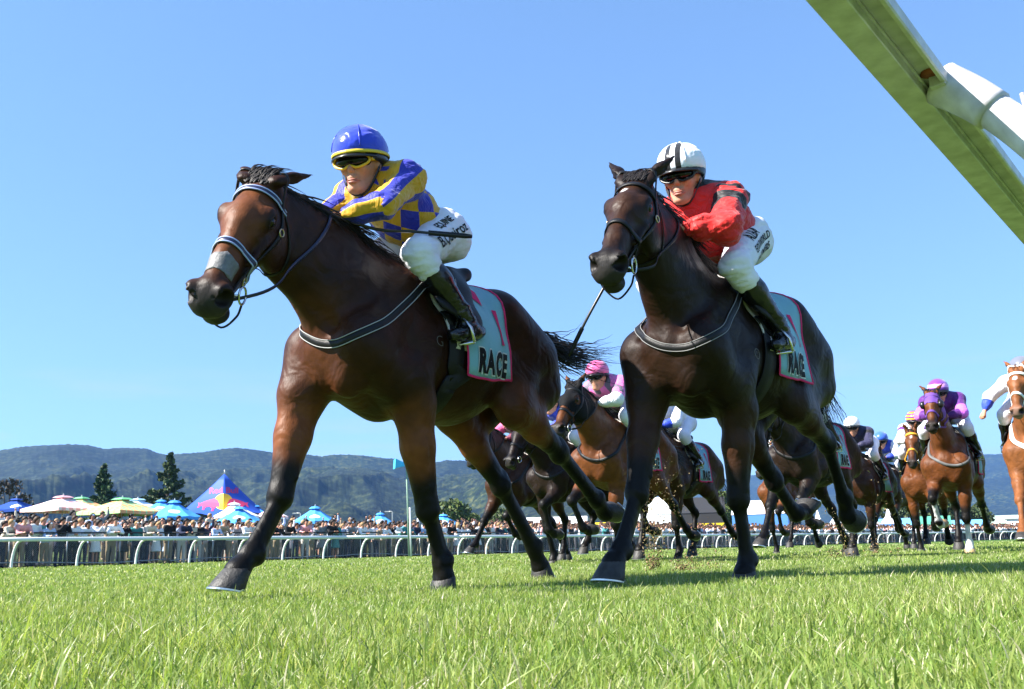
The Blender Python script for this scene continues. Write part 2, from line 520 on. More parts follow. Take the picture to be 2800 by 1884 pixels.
# turf blades
def blades(n_list, seed):
    rng = np.random.default_rng(seed); VV = []; FF = []; CC = []; base = 0
    for (r0, r1, dens, h0, h1, w0, seg) in n_list:
        half = R(34); area = half * (r1 * r1 - r0 * r0)
        n = int(area * dens)
        rr = np.sqrt(rng.uniform(r0 * r0, r1 * r1, n)); aa = rng.uniform(-half, half, n)
        x = rr * np.sin(aa); y = rr * np.cos(aa) - .25
        x += rng.normal(0, .02, n)
        # keep to the track side of the far rail
        keep = ((x - FP0.x) * TN.x + (y - FP0.y) * TN.y) < 2.2
        x, y = x[keep], y[keep]; n = len(x)
        cl = .5 + .5 * np.sin(x * 2.1 + 1.3 * np.sin(y * 1.7)) * np.sin(y * 2.6 + x * .8) + .25 * np.sin(x * 9 + 3 * np.sin(y * 7))
        hh = rng.uniform(h0, h1, n) * (.60 + .52 * np.clip(cl, 0, 1)) * np.where(rng.random(n) < .035, 1.55, 1)
        ww = w0 * rng.uniform(.6, 1.35, n)
        ya = rng.uniform(0, 2 * np.pi, n); dx, dy = np.cos(ya), np.sin(ya)
        la = rng.uniform(0, 2 * np.pi, n); lean = np.abs(rng.normal(0, .55, n)) + .05
        lx, ly = np.cos(la) * lean, np.sin(la) * lean
        ts = np.linspace(0, 1, seg + 1); V = []
        for t in ts[:-1]:
            cz = hh * (t - .18 * lean * t * t); ox, oy = lx * hh * t * t, ly * hh * t * t; w = ww * (1 - t ** 1.6 * .75) * .5
            V.append(np.stack([x + ox - dx * w, y + oy - dy * w, cz], 1)); V.append(np.stack([x + ox + dx * w, y + oy + dy * w, cz], 1))
        V.append(np.stack([x + lx * hh, y + ly * hh, hh * (1 - .18 * lean)], 1))
        V = np.stack(V, 1); m = V.shape[1]
        ix = base + np.arange(n)[:, None] * m
        for k in range(seg - 1):
            q = 2 * k
            FF.append(np.stack([ix[:, 0] + q, ix[:, 0] + q + 1, ix[:, 0] + q + 3], 1)); FF.append(np.stack([ix[:, 0] + q, ix[:, 0] + q + 3, ix[:, 0] + q + 2], 1))
        q = 2 * (seg - 1); FF.append(np.stack([ix[:, 0] + q, ix[:, 0] + q + 1, ix[:, 0] + q + 2], 1))
        g = rng.random(n)[:, None]; dry = (rng.random(n) < .075)[:, None]; yel = np.clip(rng.normal(.29, .25, n) + .25 * (cl - .5), 0, 1)[:, None]
        c = np.array((.165, .252, .048)) * (1 - yel) + np.array((.350, .375, .120)) * yel
        c = c * (.65 + .6 * g); c = np.where(dry, np.array((.55, .50, .34)) * (.6 + .6 * g), c)
        CC.append(np.repeat(c, m, 0)); VV.append(V.reshape(-1, 3)); base += n * m
    me = np_mesh('grass', np.concatenate(VV), np.concatenate(FF)); set_col(me, np.concatenate(CC))
    return me
GR, nt, b = node_mat('grass_blade')
a = nt.nodes.new('ShaderNodeAttribute'); a.attribute_name = 'col'
nt.links.new(a.outputs['Color'], b.inputs['Base Color']); b.inputs['Roughness'].default_value = .42; b.inputs['Specular IOR Level'].default_value = .45
tl = nt.nodes.new('ShaderNodeBsdfTranslucent'); mx = nt.nodes.new('ShaderNodeMixShader'); mx.inputs['Fac'].default_value = .38
gm = nt.nodes.new('ShaderNodeMix'); gm.data_type = 'RGBA'; gm.blend_type = 'MULTIPLY'; gm.inputs['Factor'].default_value = 1; gm.inputs['B'].default_value = (1.45, 1.5, .75, 1)
nt.links.new(a.outputs['Color'], gm.inputs['A']); nt.links.new(gm.outputs['Result'], tl.inputs['Color'])
nt.links.new(b.outputs['BSDF'], mx.inputs[1]); nt.links.new(tl.outputs['BSDF'], mx.inputs[2])
nt.links.new(mx.outputs['Shader'], nt.nodes['Material Output'].inputs['Surface'])
if GRASS:
    g = link('grass', blades([(.45, 2.2, 17000, .018, .046, .0027, 4), (.45, 2.6, 330, .045, .085, .0038, 4), (2.2, 5.0, 170, .035, .066, .0038, 4), (2.2, 4.2, 10500, .016, .040, .0030, 3), (4.2, 7.5, 4200, .018, .042, .0042, 3), (7.5, 14, 950, .020, .045, .009, 2), (14, 30, 150, .030, .058, .022, 2), (30, 60, 22, .04, .07, .05, 2)], 11), None, GR, False)
    tag(g, 'short mown racing turf with pale dry blades among the green', 'grass', kind='stuff')

# hills
def terrain(name, prof, r0, r1, az_step, nr, amp, rough, seed, mat_, lo=None, hi=None, trees=3.0):
    az = np.arange(lo if lo is not None else prof[0][0], (hi if hi is not None else prof[-1][0]), az_step)
    pa = np.array([p[0] for p in prof]); pe = np.array([p[1] for p in prof]); el = np.interp(az, pa, pe)
    rng = np.random.default_rng(int(seed))
    rs = np.concatenate([np.linspace(r0, r1, nr), [r1 * 1.08, r1 * 1.25]]); V = np.zeros((len(az), len(rs), 3))
    for j, r in enumerate(rs):
        t = min((r - r0) / (r1 - r0), 1.0)
        H = np.tan(np.radians(el)) * r1
        base = H * (t ** 1.25)
        x = r * np.sin(np.radians(az)); y = r * np.cos(np.radians(az))
        nz = np.array([noise.ridged_multi_fractal(Vector((float(a) * rough, float(b_) * rough * .55, seed)), .95, 2.1, 5, 1.0, 2.0) for a, b_ in zip(x, y)])
        w = math.sin(math.pi * min(t, 1)) ** .8 if t < 1 else 0
        z = base * (1 - .30 * w) + (nz - .9) * amp * w
        lim = np.tan(np.radians(el * (.42 + .58 * t ** .45))) * r
        z = np.minimum(z, lim) + rng.uniform(-1, 1, len(az)) * trees * (min(1, t * 4))
        if r > r1: z = z - (r / r1 - 1) * H * 3
        V[:, j] = np.stack([x, y, z], 1)
    n, m = V.shape[:2]
    i = (np.arange(n - 1)[:, None] * m + np.arange(m - 1)[None]).ravel()
    F = np.stack([i, i + m, i + m + 1, i + 1], 1)[:, ::-1]
    return link(name, np_mesh(name, V.reshape(-1, 3), F), None, mat_, True)
HILL_A = [(-60, 4.2), (-39.06, 5.0), (-33.33, 5.47), (-28.47, 5.86), (-27.53, 6.08), (-26.4, 6.2), (-25.14, 6.29), (-24.22, 6.25), (-23.38, 6.07), (-22.35, 6.15), (-21.2, 6.13), (-20.61, 5.89), (-20.12, 5.77), (-19.24, 5.86), (-18.06, 5.97), (-17.06, 6.15), (-16.25, 6.21), (-15.23, 6.11), (-14.39, 5.95), (-13.78, 6.07), (-12.73, 5.88), (-11.46, 5.71), (-10.82, 5.81), (-9.76, 5.8), (-8.9, 5.73), (-8.04, 5.61), (-7.17, 5.52), (-6.3, 5.07), (-5.44, 5.17), (-4.78, 5.28), (-4.12, 5.4), (-3.25, 5.36), (-2.37, 5.32), (-1.5, 5.13), (-0.19, 4.62), (1.97, 3.92), (5.21, 3.18), (9.44, 2.2), (14.56, 1.0), (18, .2)]
HILL_B = [(-12, 3.2), (-2.4, 3.81), (1.97, 3.88), (6.31, 3.57), (9.52, 3.57), (11.85, 3.72), (13.74, 3.94), (15.79, 3.95), (17.81, 4.12), (19.41, 4.33), (21.37, 4.63), (23.08, 4.72), (24.92, 4.67), (26.32, 4.42), (28.07, 4.43), (31.33, 3.94), (37.17, 2.81), (43.35, 1.74), (60, .8)]
FOREST = ramp_mat('bush_hillside', [(.36, (.0010, .004, .003)), (.47, (.0045, .012, .006)), (.55, (.015, .025, .011)), (.66, (.046, .055, .022))], .085, detail=5, stops2=[(.36, (.50, .62, .70)), (.50, (.95, .95, .9)), (.64, (1.7, 1.5, 1.1))], scale2=.0045)
hills = terrain('hills', HILL_A, 700, 2000, .075, 100, 95, .0021, 4.4, FOREST, lo=-48, trees=.9)
tag(hills, 'bush-covered green hills rising behind the crowd', 'hills', kind='structure')
far_hills = terrain('far_hills', HILL_B, 2600, 4600, .15, 24, 110, .0011, 9.1, FOREST, trees=2)
tag(far_hills, 'hazy blue mountain range far beyond the turn', 'hills', kind='structure')
# ------------------------------------------------------------------ rails and fences
RAILW = mat('rail_white', (.74, .75, .76), .35, .5, var=.05, vscale=3, bump=.04, bscale=8)
GALV = mat('galvanised', (.32, .34, .36), .45, metal=.6)
BLACKRAIL = mat('black_rail', (.012, .012, .014), .5)
def poly_tube(name, pts, r, m, parent, n=8):
    mb = MB(); mb.tube(pts, r, n); return mb.build(name, m, parent, True)

# far running rail: one oval top rail on gooseneck posts
frail = empty('running_rail', FP0)
tag(frail, 'white running rail on curved posts along the far side of the track', 'railing')
inv = Vector(frail.location)
def rel(p): return Vector(p) - inv
for s0 in range(-24, 240, 8):
    pts = [rel(fence_path(s0 + q)[0] + Vector((0, 0, .99))) for q in (0, 2, 4, 6, 8)]
    mb = MB(); mb.tube(pts, .074, 12, squash=.8); mb.build('rail', RAILW, frail, True)
post_shapes = {}
def goose(mb, p, n, s=1):
    up = Vector((0, 0, 1))
    pts = catmull([p + n * .62, p + n * .60 + up * .30, p + n * .50 + up * .60, p + n * .30 + up * .86, p + n * .04 + up * .95], 5)
    mb.tube(pts, .046, 10)
PM = {}
s = -22.6
while s < 200:
    p, n = fence_path(s)
    if s < 52:
        if 'straight' not in PM:
            mb = MB(); goose(mb, Vector((0, 0, 0)), TN); me = mb.mesh('post'); PM['straight'] = me
        o = link('post', PM['straight'], frail, RAILW); o.location = rel(p)
    else:
        mb = MB(); goose(mb, rel(p), n); mb.build('post', RAILW, frail, True)
    s += 2.36 if s < 90 else 3.0

# chain-link fence with a black handrail behind it
WIRE = mat('wire', (.30, .32, .34), .5, metal=.5)
cf = empty('chain_link_fence', FP0); tag(cf, 'low chain-link fence with black handrail in front of the crowd', 'fence')
OFFC = 1.9
for s0 in range(-24, 200, 8):
    L_ = 8
    pt = lambda q, z: rel(fence_path(s0 + q)[0] + fence_path(s0 + q)[1] * OFFC + Vector((0, 0, z)))
    poly_tube('handrail', [pt(q, 1.27) for q in (0, 4, 8)], .030, BLACKRAIL, cf)
    poly_tube('rail', [pt(q, .16 + .05 * math.sin(s0 * .7 + q * .9)) for q in (0, 1, 2, 3, 4, 5, 6, 7, 8)], .022, GALV, cf, 6)
    if s0 < 100:
        mb = MB(); sp = .07; H0, H1 = .10, 1.22; k = int(L_ / sp)
        for i in range(k):
            for sg in (-1, 1):
                a = pt(i * sp, H0 if sg > 0 else H1); b_ = pt(min(i * sp + (H1 - H0), L_ + 1.1), H1 if sg > 0 else H0)
                d = .0024
                mb.add([a + Vector((0, 0, d)), a - Vector((0, 0, d)), b_ - Vector((0, 0, d)), b_ + Vector((0, 0, d))], [(0, 1, 2, 3)])
        mb.build('wire_mesh', WIRE, cf)
mb = MB(); mb.tube([Vector((0, 0, 0)), Vector((0, 0, 1.25))], .028, 8); pm = mb.mesh('post'); pm.materials.append(GALV)
s = -22.2
while s < 150:
    p, n = fence_path(s); o = link('post', pm, cf, GALV); o.location = rel(p + n * OFFC); s += 2.15

# near running rail overhead at the camera side
NR = Vector((TD.y, -TD.x, 0))     # to the right of the running direction, outward from the track
near = empty('running_rail', (0, 0, 0)); tag(near, 'weathered white running rail overhead close to the camera', 'railing')
OX = -.510
RAILB = mat('rail_weathered', (.52, .50, .53), .38, .45, var=.22, vscale=22, bump=.08, bscale=40)
def near_pt(a, n, z): return TD * a + NR * (OX + n) + Vector((0, 0, z))
prof = [(0, 1.100), (.054, 1.100), (.056, 1.102), (.057, 1.120), (.061, 1.121), (.061, 1.128), (.096, 1.128), (.096, 1.106), (.104, 1.104), (.107, 1.107), (.109, 1.128), (.105, 1.136), (.085, 1.142), (.030, 1.142), (.003, 1.130), (-.004, 1.116), (-.003, 1.104)]
vs = [near_pt(a, n, z) for a in (-3.0, -.5, 1, 2, 3, 4, 6, 9, 14, 20) for n, z in prof]; k = len(prof)
fs = [(i * k + j, (i + 1) * k + j, (i + 1) * k + (j + 1) % k, i * k + (j + 1) % k) for i in range(9) for j in range(k)] + [tuple(range(k)), tuple(9 * k + j for j in range(k - 1, -1, -1))]
mb = MB(); mb.add(vs, fs); nrail = mb.build('rail', RAILB, near)
up = Vector((0, 0, 1))
for a0 in (2.06, 6.6, 11.0, -2.4):
    c0 = near_pt(a0, .085, 1.128)
    pth = catmull([c0, c0 + NR * .065 + up * -.062, c0 + NR * .14 + up * -.155, c0 + NR * .21 + up * -.27, c0 + NR * .27 + up * -.42, c0 + NR * .30 + up * -.70, c0 + NR * .30 + up * -1.14], 8)
    post = poly_tube('post', pth[9:], .038, RAILB, near, 20)
    mb = MB(); mb.tube(pth[:12], [.047 - .0004 * i for i in range(12)], 20); mb.build('collar', RAILB, near, True)
    mb = MB(); ax = (pth[1] - pth[0]).normalized()
    mb.box(c0 + NR * .004 + up * -.012, (.115, .030, .030), Matrix((TD, NR, up)).transposed()); mb.build('flange', RAILB, near)
    mb = MB(); mb.lathe([(0, -.004), (.020, -.003), (.021, .004), (0, .005)], 14, near_pt(a0 - .07, .082, 1.1275), -up); mb.build('bolt_head', mat('rust_red', (.28, .06, .03), .7, var=.3, vscale=40), near, True)
    b0 = pth[18] + up * .034 + NR * .012
    mb = MB(); mb.tube([b0 - up * .01, b0 + up * .03], [.012, .010], 10); mb.lathe([(0, 0), (.016, .002), (.016, .014), (0, .018)], 12, b0 + up * .004); mb.build('clamp_screw', mat('copper', (.42, .16, .10), .45, metal=.5, var=.2), near, True)
    mb = MB(); mb.tube(catmull([b0 + up * .028 + NR * .02, b0 + up * .026, b0 + up * .03 - NR * .015, b0 + up * .055 - NR * .02, b0 + up * .075 - NR * .022], 5), .006, 8); mb.build('clamp_handle', mat('zinc', (.6, .6, .58), .4, metal=.7), near, True)
# ------------------------------------------------------------------ trees
LEAF = attr_mat('leaf', rough=.6, spec=.3)
BARK = mat('bark', (.06, .045, .03), .9, var=.3, vscale=6)
def leaf_cloud(P, size, base, rng, up=.35, var=.5, jit=.2):
    n = len(P); d = rng.normal(0, 1, (n, 3)); d[:, 2] = d[:, 2] * .6 + up; d /= np.linalg.norm(d, axis=1)[:, None]
    e = np.cross(d, rng.normal(0, 1, (n, 3))); e /= np.linalg.norm(e, axis=1)[:, None]; g = np.cross(d, e)
    s = size * rng.uniform(.5, 1.4, n)[:, None]
    V = np.stack([P + e * s, P + g * s * .55, P - e * s, P - g * s * .55], 1).reshape(-1, 3)
    F = np.arange(4 * n).reshape(-1, 4)
    me = np_mesh('foliage', V, F)
    c = np.array(base)[None] * (1 - var + 2 * var * rng.random(n))[:, None] * (1 + rng.normal(0, jit, (n, 1)) * np.array((1, .4, .2)))
    set_col(me, np.repeat(np.clip(c, .003, 1), 4, 0)); return me
def conifer(loc, h, r, seed, label, base=(.040, .075, .022)):
    rng = np.random.default_rng(seed); t = empty('conifer_tree', loc); tag(t, label, 'tree', 'trees behind the crowd')
    mb = MB(); mb.tube([(0, 0, 0), (0, 0, h * .5), (0, 0, h * .97)], [.26, .16, .03], 8); mb.build('trunk', BARK, t, True)
    P = []; nb = int(h * 11); mbb = MB()
    for i in range(nb):
        z = h * (.10 + .88 * (i / nb) ** .9); rad = r * (1 - (z / h)) ** 1.05 * rng.uniform(.45, 1.15) + .06; a = rng.uniform(0, 6.283)
        m = int(110 * rad / r) + 30; tt = rng.uniform(.15, 1, m) ** .6
        q = np.stack([np.cos(a) * rad * tt, np.sin(a) * rad * tt, z + rad * (-.15 * tt + .25 * tt * tt)], 1) + rng.normal(0, .07 + .14 * rad / r, (m, 3)); P.append(q)
        mbb.tube([(0, 0, z), (math.cos(a) * rad * .8, math.sin(a) * rad * .8, z - .1 * rad)], [.04, .012], 4)
    mbb.build('branch', BARK, t)
    link('crown', leaf_cloud(np.concatenate(P), .20, base, rng), t, LEAF, False)
def broadleaf(loc, h, r, seed, label, base=(.055, .085, .022), dens=1.0, size=.24, name='leafy_tree', bare=0.0):
    rng = np.random.default_rng(seed); t = empty(name, loc); tag(t, label, 'tree', 'trees behind the crowd')
    mb = MB(); mb.tube([(0, 0, 0), (.1, 0, h * .3), (0, .1, h * .6)], [.3, .2, .1], 8)
    P = []; nc = int(16 * dens) + 4
    for i in range(nc):
        a = rng.uniform(0, 6.283); u_ = rng.uniform(-.75, .95); q = np.sqrt(1 - u_ * u_) * rng.uniform(.35, .85)
        c = np.array((math.cos(a) * r * q, math.sin(a) * r * q, h * .58 + u_ * h * .36)); cr = r * rng.uniform(.22, .42)
        m = int(230 * dens * (cr / r / .3) ** 2); d = rng.normal(0, 1, (m, 3)); d /= np.linalg.norm(d, axis=1)[:, None]
        P.append(c + d * cr * rng.uniform(.5, 1.05, (m, 1)) * np.array((1, 1, .8)))
        mb.tube([(0, .05, h * .35), tuple(c * .6 + np.array((0, 0, h * .15))), tuple(c)], [.09, .05, .015], 5)
    mb.build('trunk', BARK, t, True)
    link('crown', leaf_cloud(np.concatenate(P), size, base, rng), t, LEAF, False)
conifer((-43.5, 101, 0), 10.4, 3.5, 1, 'narrow dark conifer behind the green parasols')
conifer((-34.1, 94, 0), 10.6, 4.6, 2, 'broad dark conifer beside the blue peaked tent', (.045, .072, .022))
broadleaf((-37.5, 70.9, 0), 6.2, 2.6, 3, 'sparse brown tree at the left edge behind the dark blue parasol', (.050, .036, .022), .45, .16)
broadleaf((-7.6, 119.8, 0), 6.7, 3.2, 4, 'rounded green tree right of the loudspeaker pole', (.070, .100, .026), 1.0)
broadleaf((-2.2, 140, 0), 6.3, 3.2, 5, 'lower green tree half hidden by the galloping horses', (.062, .085, .022), .8)
broadleaf((30.7, 146.8, 0), 8.2, 3.0, 6, 'bright green tree behind the black and yellow marquee', (.085, .115, .03), .8)
for i, (x, y, h_, r_, tx) in enumerate(((62.5, 158, 7.0, 4.0, 'dark round tree behind the white pointed tents'), (68.5, 156, 7.8, 4.4, 'tall dark tree behind the horse in the purple hood'), (74.5, 158, 6.2, 3.4, 'dark bushy tree nearest the white building'), (47, 170, 6.2, 4.0, 'olive tree beyond the row of pointed tents'))):
    broadleaf((x, y, 0), h_, r_, 20 + i, tx, (.040, .062, .020), .8, .3)

# ------------------------------------------------------------------ parasols and tents
POLEM = mat('pole_grey', (.45, .46, .46), .4, metal=.4)
def checker_mat(name, c1, c2, sc):
    m, nt, b = node_mat(name); tc = nt.nodes.new('ShaderNodeTexCoord'); ck = nt.nodes.new('ShaderNodeTexChecker'); ck.inputs['Scale'].default_value = sc
    ck.inputs['Color1'].default_value = (*c1, 1); ck.inputs['Color2'].default_value = (*c2, 1)
    nt.links.new(tc.outputs['Object'], ck.inputs['Vector']); nt.links.new(ck.outputs['Color'], b.inputs['Base Color']); b.inputs['Roughness'].default_value = .8
    return m
CAN_BLUE = mat('canopy_blue', (.075, .32, .70), .7, .2, var=.05, vscale=2)
CAN_NAVY = mat('canopy_navy', (.015, .06, .30), .7, .2)
CAN_WHITE = mat('canopy_white', (.72, .76, .80), .8, .2)
CAN_PINK = checker_mat('canopy_pink_check', (.74, .40, .40), (.76, .70, .68), 3.2)
CAN_GREEN = checker_mat('canopy_green_check', (.34, .62, .26), (.74, .36, .14), 3.2)
VENT_GREEN = mat('vent_green', (.15, .50, .22), .7); VENT_PINK = mat('vent_pink', (.70, .38, .42), .7); VENT_SKY = mat('vent_sky', (.40, .66, .80), .7)
def parasol(top, rim_z, width, n, m, vent, label, rot=0.0, valance=.16, badge=True):
    x, y, zt = top; r = width / 2 / math.cos(math.pi / n) * (1.0 if n > 4 else .98)
    base = bank_z(((x - FP0.x) * TN.x + (y - FP0.y) * TN.y))
    t = empty('parasol', (x, y, base), rot); tag(t, label, 'parasol', 'parasols over the crowd')
    zt -= base; zr = rim_z - base; mb = MB(); ring_ = []; k = 4
    steps = [(0.10, zt - .10 * (zt - zr) * .9), (.4, zt - .42 * (zt - zr)), (.75, zt - .78 * (zt - zr)), (1.0, zr)]
    vs = []; m_ = n * k
    for f_, z in steps:
        for i in range(m_):
            a = 2 * math.pi * i / m_; seg = 2 * math.pi / n; loc = (a % seg) - seg / 2
            rr = r * f_ * math.cos(seg / 2) / math.cos(loc)
            sag = -.05 * (1 - abs(loc) / (seg / 2)) * f_ * (zt - zr)
            vs.append((rr * math.cos(a), rr * math.sin(a), z + sag))
    for i in range(m_):
        vx = vs[3 * m_ + i]; vs.append((vx[0], vx[1], vx[2] - valance))
    fs = [(q * m_ + i, q * m_ + (i + 1) % m_, (q + 1) * m_ + (i + 1) % m_, (q + 1) * m_ + i) for q in range(4) for i in range(m_)]
    mb.add(vs, fs); me = mb.mesh('canopy'); bm = bmesh.new(); bm.from_mesh(me); bmesh.ops.recalc_face_normals(bm, faces=bm.faces); bmesh.ops.solidify(bm, geom=bm.faces[:], thickness=.012); bm.to_mesh(me); bm.free()
    can = link('canopy', me, t, m, False)
    mb = MB(); vs = [(0, 0, zt + .06)]
    for f_, z in ((.16, zt - .02), (.27, zt - .17 * (zt - zr))):
        for i in range(n): a = 2 * math.pi * i / n; vs.append((r * f_ * math.cos(a), r * f_ * math.sin(a), z + .05))
    fs = [(0, 1 + i, 1 + (i + 1) % n) for i in range(n)] + [(1 + i, 1 + n + i, 1 + n + (i + 1) % n, 1 + (i + 1) % n) for i in range(n)]
    mb.add(vs, fs); mb.build('vent', vent, t)
    mb = MB(); mb.tube([(0, 0, 0), (0, 0, zt + .05)], .028, 8); mb.lathe([(.03, zt + .05), (.04, zt + .1), (0, zt + .18)], 8); mb.build('pole', POLEM, t, True)
    if badge:
        mb = MB()
        q = [(.30 * math.cos(2 * math.pi * i / 20), .17 * math.sin(2 * math.pi * i / 20)) for i in range(20)]
        me = poly_mesh(q); bv = bvh_of(can.data); cdir = Vector((-x, -y, 0)).normalized(); cdir.rotate(Euler((0, 0, -rot)))
        nn = Vector((cdir.x, cdir.y, .7)).normalized(); rt = Vector((0, 0, 1)).cross(cdir).normalized(); upv = nn.cross(rt)
        p = Vector((cdir.x * r * .62, cdir.y * r * .62, zr + .32 * (zt - zr)))
        decal(me, bv, p, rt, upv, .006, .08, 1.2); link('badge', me, can, mat('badge_white', (.66, .72, .80), .7), False)
parasol((-28.62, 55.0, 3.77), 3.19, 2.0, 4, CAN_NAVY, CAN_NAVY, 'dark blue parasol at the left edge of the crowd', .6)
parasol((-23.89, 50.65, 3.56), 2.92, 2.9, 4, CAN_PINK, VENT_PINK, 'pale pink checked parasol over the crowd', .35, badge=False)
parasol((-25.55, 56.49, 3.86), 3.20, 2.6, 4, CAN_GREEN, VENT_GREEN, 'green and orange checked parasol just behind the pink one', .5, badge=False)
parasol((-20.47, 49.97, 3.34), 2.66, 3.1, 4, CAN_GREEN, VENT_GREEN, 'green and orange checked parasol nearest the white one', .35, badge=False)
parasol((-22.71, 57.69, 3.76), 3.13, 2.6, 4, CAN_WHITE, VENT_SKY, 'white parasol with pale blue vent between checked and blue parasols', .4, badge=False)
parasol((-20.78, 56.29, 3.56), 2.90, 2.3, 8, CAN_BLUE, CAN_BLUE, 'blue parasol in front of the broad conifer, farther of the pair', .2)
parasol((-18.07, 50.89, 3.18), 2.36, 2.6, 8, CAN_BLUE, CAN_BLUE, 'blue parasol in front of the broad conifer, nearer of the pair', .1)
parasol((-16.3, 55.66, 3.25), 2.55, 2.6, 8, CAN_WHITE, CAN_WHITE, 'white parasol in front of the peaked tent', .3, badge=False)
parasol((-13.81, 48.06, 2.62), 1.86, 2.5, 8, CAN_BLUE, CAN_BLUE, 'large blue parasol low in front of the peaked tent', .15)
parasol((-15.7, 57.91, 3.21), 2.55, 2.2, 8, CAN_BLUE, CAN_BLUE, 'blue parasol behind the right corner of the peaked tent', .4)
parasol((-14.5, 57.0, 3.05), 2.5, 1.9, 8, CAN_PINK, VENT_PINK, 'small pale pink parasol beside the lead horse foreleg', .4, badge=False)
parasol((-11.44, 54.82, 2.88), 2.08, 2.4, 8, CAN_BLUE, CAN_BLUE, 'blue parasol seen under the belly of the leading horse', .2)
parasol((-9.21, 65.35, 2.87), 2.12, 2.2, 8, CAN_BLUE, CAN_BLUE, 'blue parasol standing left of the loudspeaker pole', .3)
parasol((-4.98, 65.81, 2.68), 2.0, 2.4, 8, CAN_BLUE, CAN_BLUE, 'blue parasol right of the loudspeaker pole by the rounded tree', .1)

# peaked blue tent with its emblem
def peaked_tent():
    T0 = Vector((-17.47, 57.4, 0)); t = empty('peaked_tent', T0, R(-28.1)); tag(t, 'tall blue pyramid tent with red and yellow bull emblem', 'tent')
    ap = 5.15; hw = 2.35; zb = 2.75; vs = []; fs = []; n = 8
    cor = [(hw, hw), (-hw, hw), (-hw, -hw), (hw, -hw)]
    faces = []
    for q in range(4):
        a, b = cor[q], cor[(q + 1) % 4]
        g = []
        for i in range(n + 1):
            f_ = i / n
            for j in range(n + 1):
                u_ = j / n; x = (a[0] * (1 - u_) + b[0] * u_) * f_; y = (a[1] * (1 - u_) + b[1] * u_) * f_
                arch = math.sin(math.pi * u_)
                z = ap - (ap - zb + .55) * f_ ** .92 + arch * .55 * f_ ** 3
                g.append((x * (1 - .06 * math.sin(math.pi * f_)), y * (1 - .06 * math.sin(math.pi * f_)), z))
        b0 = len(vs); vs += g
        fs += [(b0 + i * (n + 1) + j, b0 + i * (n + 1) + j + 1, b0 + (i + 1) * (n + 1) + j + 1, b0 + (i + 1) * (n + 1) + j) for i in range(n) for j in range(n)]
    mb = MB(); mb.add(vs, fs); me = mb.mesh('canopy'); bm = bmesh.new(); bm.from_mesh(me); bmesh.ops.remove_doubles(bm, verts=bm.verts, dist=.001); bmesh.ops.recalc_face_normals(bm, faces=bm.faces); bm.to_mesh(me); bm.free()
    can = link('canopy', me, t, mat('tent_blue', (.020, .075, .42), .55, .3, var=.05, vscale=1.0)); bv = bvh_of(me)
    for cx, cy in cor:
        mb = MB(); mb.tube([(cx * .98, cy * .98, 0), (cx * .98, cy * .98, zb - .5)], .05, 8); mb.build('leg', POLEM, t, True)
    mb = MB(); mb.tube([(0, 0, ap - .05), (0, 0, ap + .22)], .03, 6); mb.build('finial', POLEM, t, True)
    cd = Vector((-T0.x, -T0.y, 0)).normalized(); cd.rotate(Euler((0, 0, R(28.1)))); rt = Vector((0, 0, 1)).cross(cd).normalized(); up_ = Vector((0, 0, 1))
    RED = mat('emblem_red', (.62, .030, .12), .6); YEL_ = mat('emblem_yellow', (.75, .42, .01), .6)
    def put(me, x, z, m, nm, off):
        decal(me, bv, cd * 4 + up_ * z + rt * x, rt, up_, off, .12, 9.0); link(nm, me, can, m, False)
    put(poly_mesh([(.52 * math.cos(2 * math.pi * i / 28), .50 * math.sin(2 * math.pi * i / 28)) for i in range(28)]), 0, 3.38, YEL_, 'sun_disc', .010)
    w = text_mesh('Red Bull', .50, .012); put(w, 0, 4.08, RED, 'lettering', .012)
    bull = [(.20, .02), (.34, .30), (.52, .36), (.78, .30), (1.05, .22), (1.28, .12), (1.42, .17), (1.36, .02), (1.45, -.16), (1.33, -.12), (1.24, -.02), (1.12, -.10), (1.16, -.30), (1.05, -.32), (.98, -.14), (.74, -.12), (.60, -.26), (.66, -.40), (.54, -.40), (.46, -.20), (.34, -.14), (.22, -.18)]
    for sg in (-1, 1):
        put(poly_mesh([(x * sg, y) for x, y in (bull if sg > 0 else bull[::-1])]), 0, 3.22, RED, 'bull_emblem', .016)
peaked_tent()

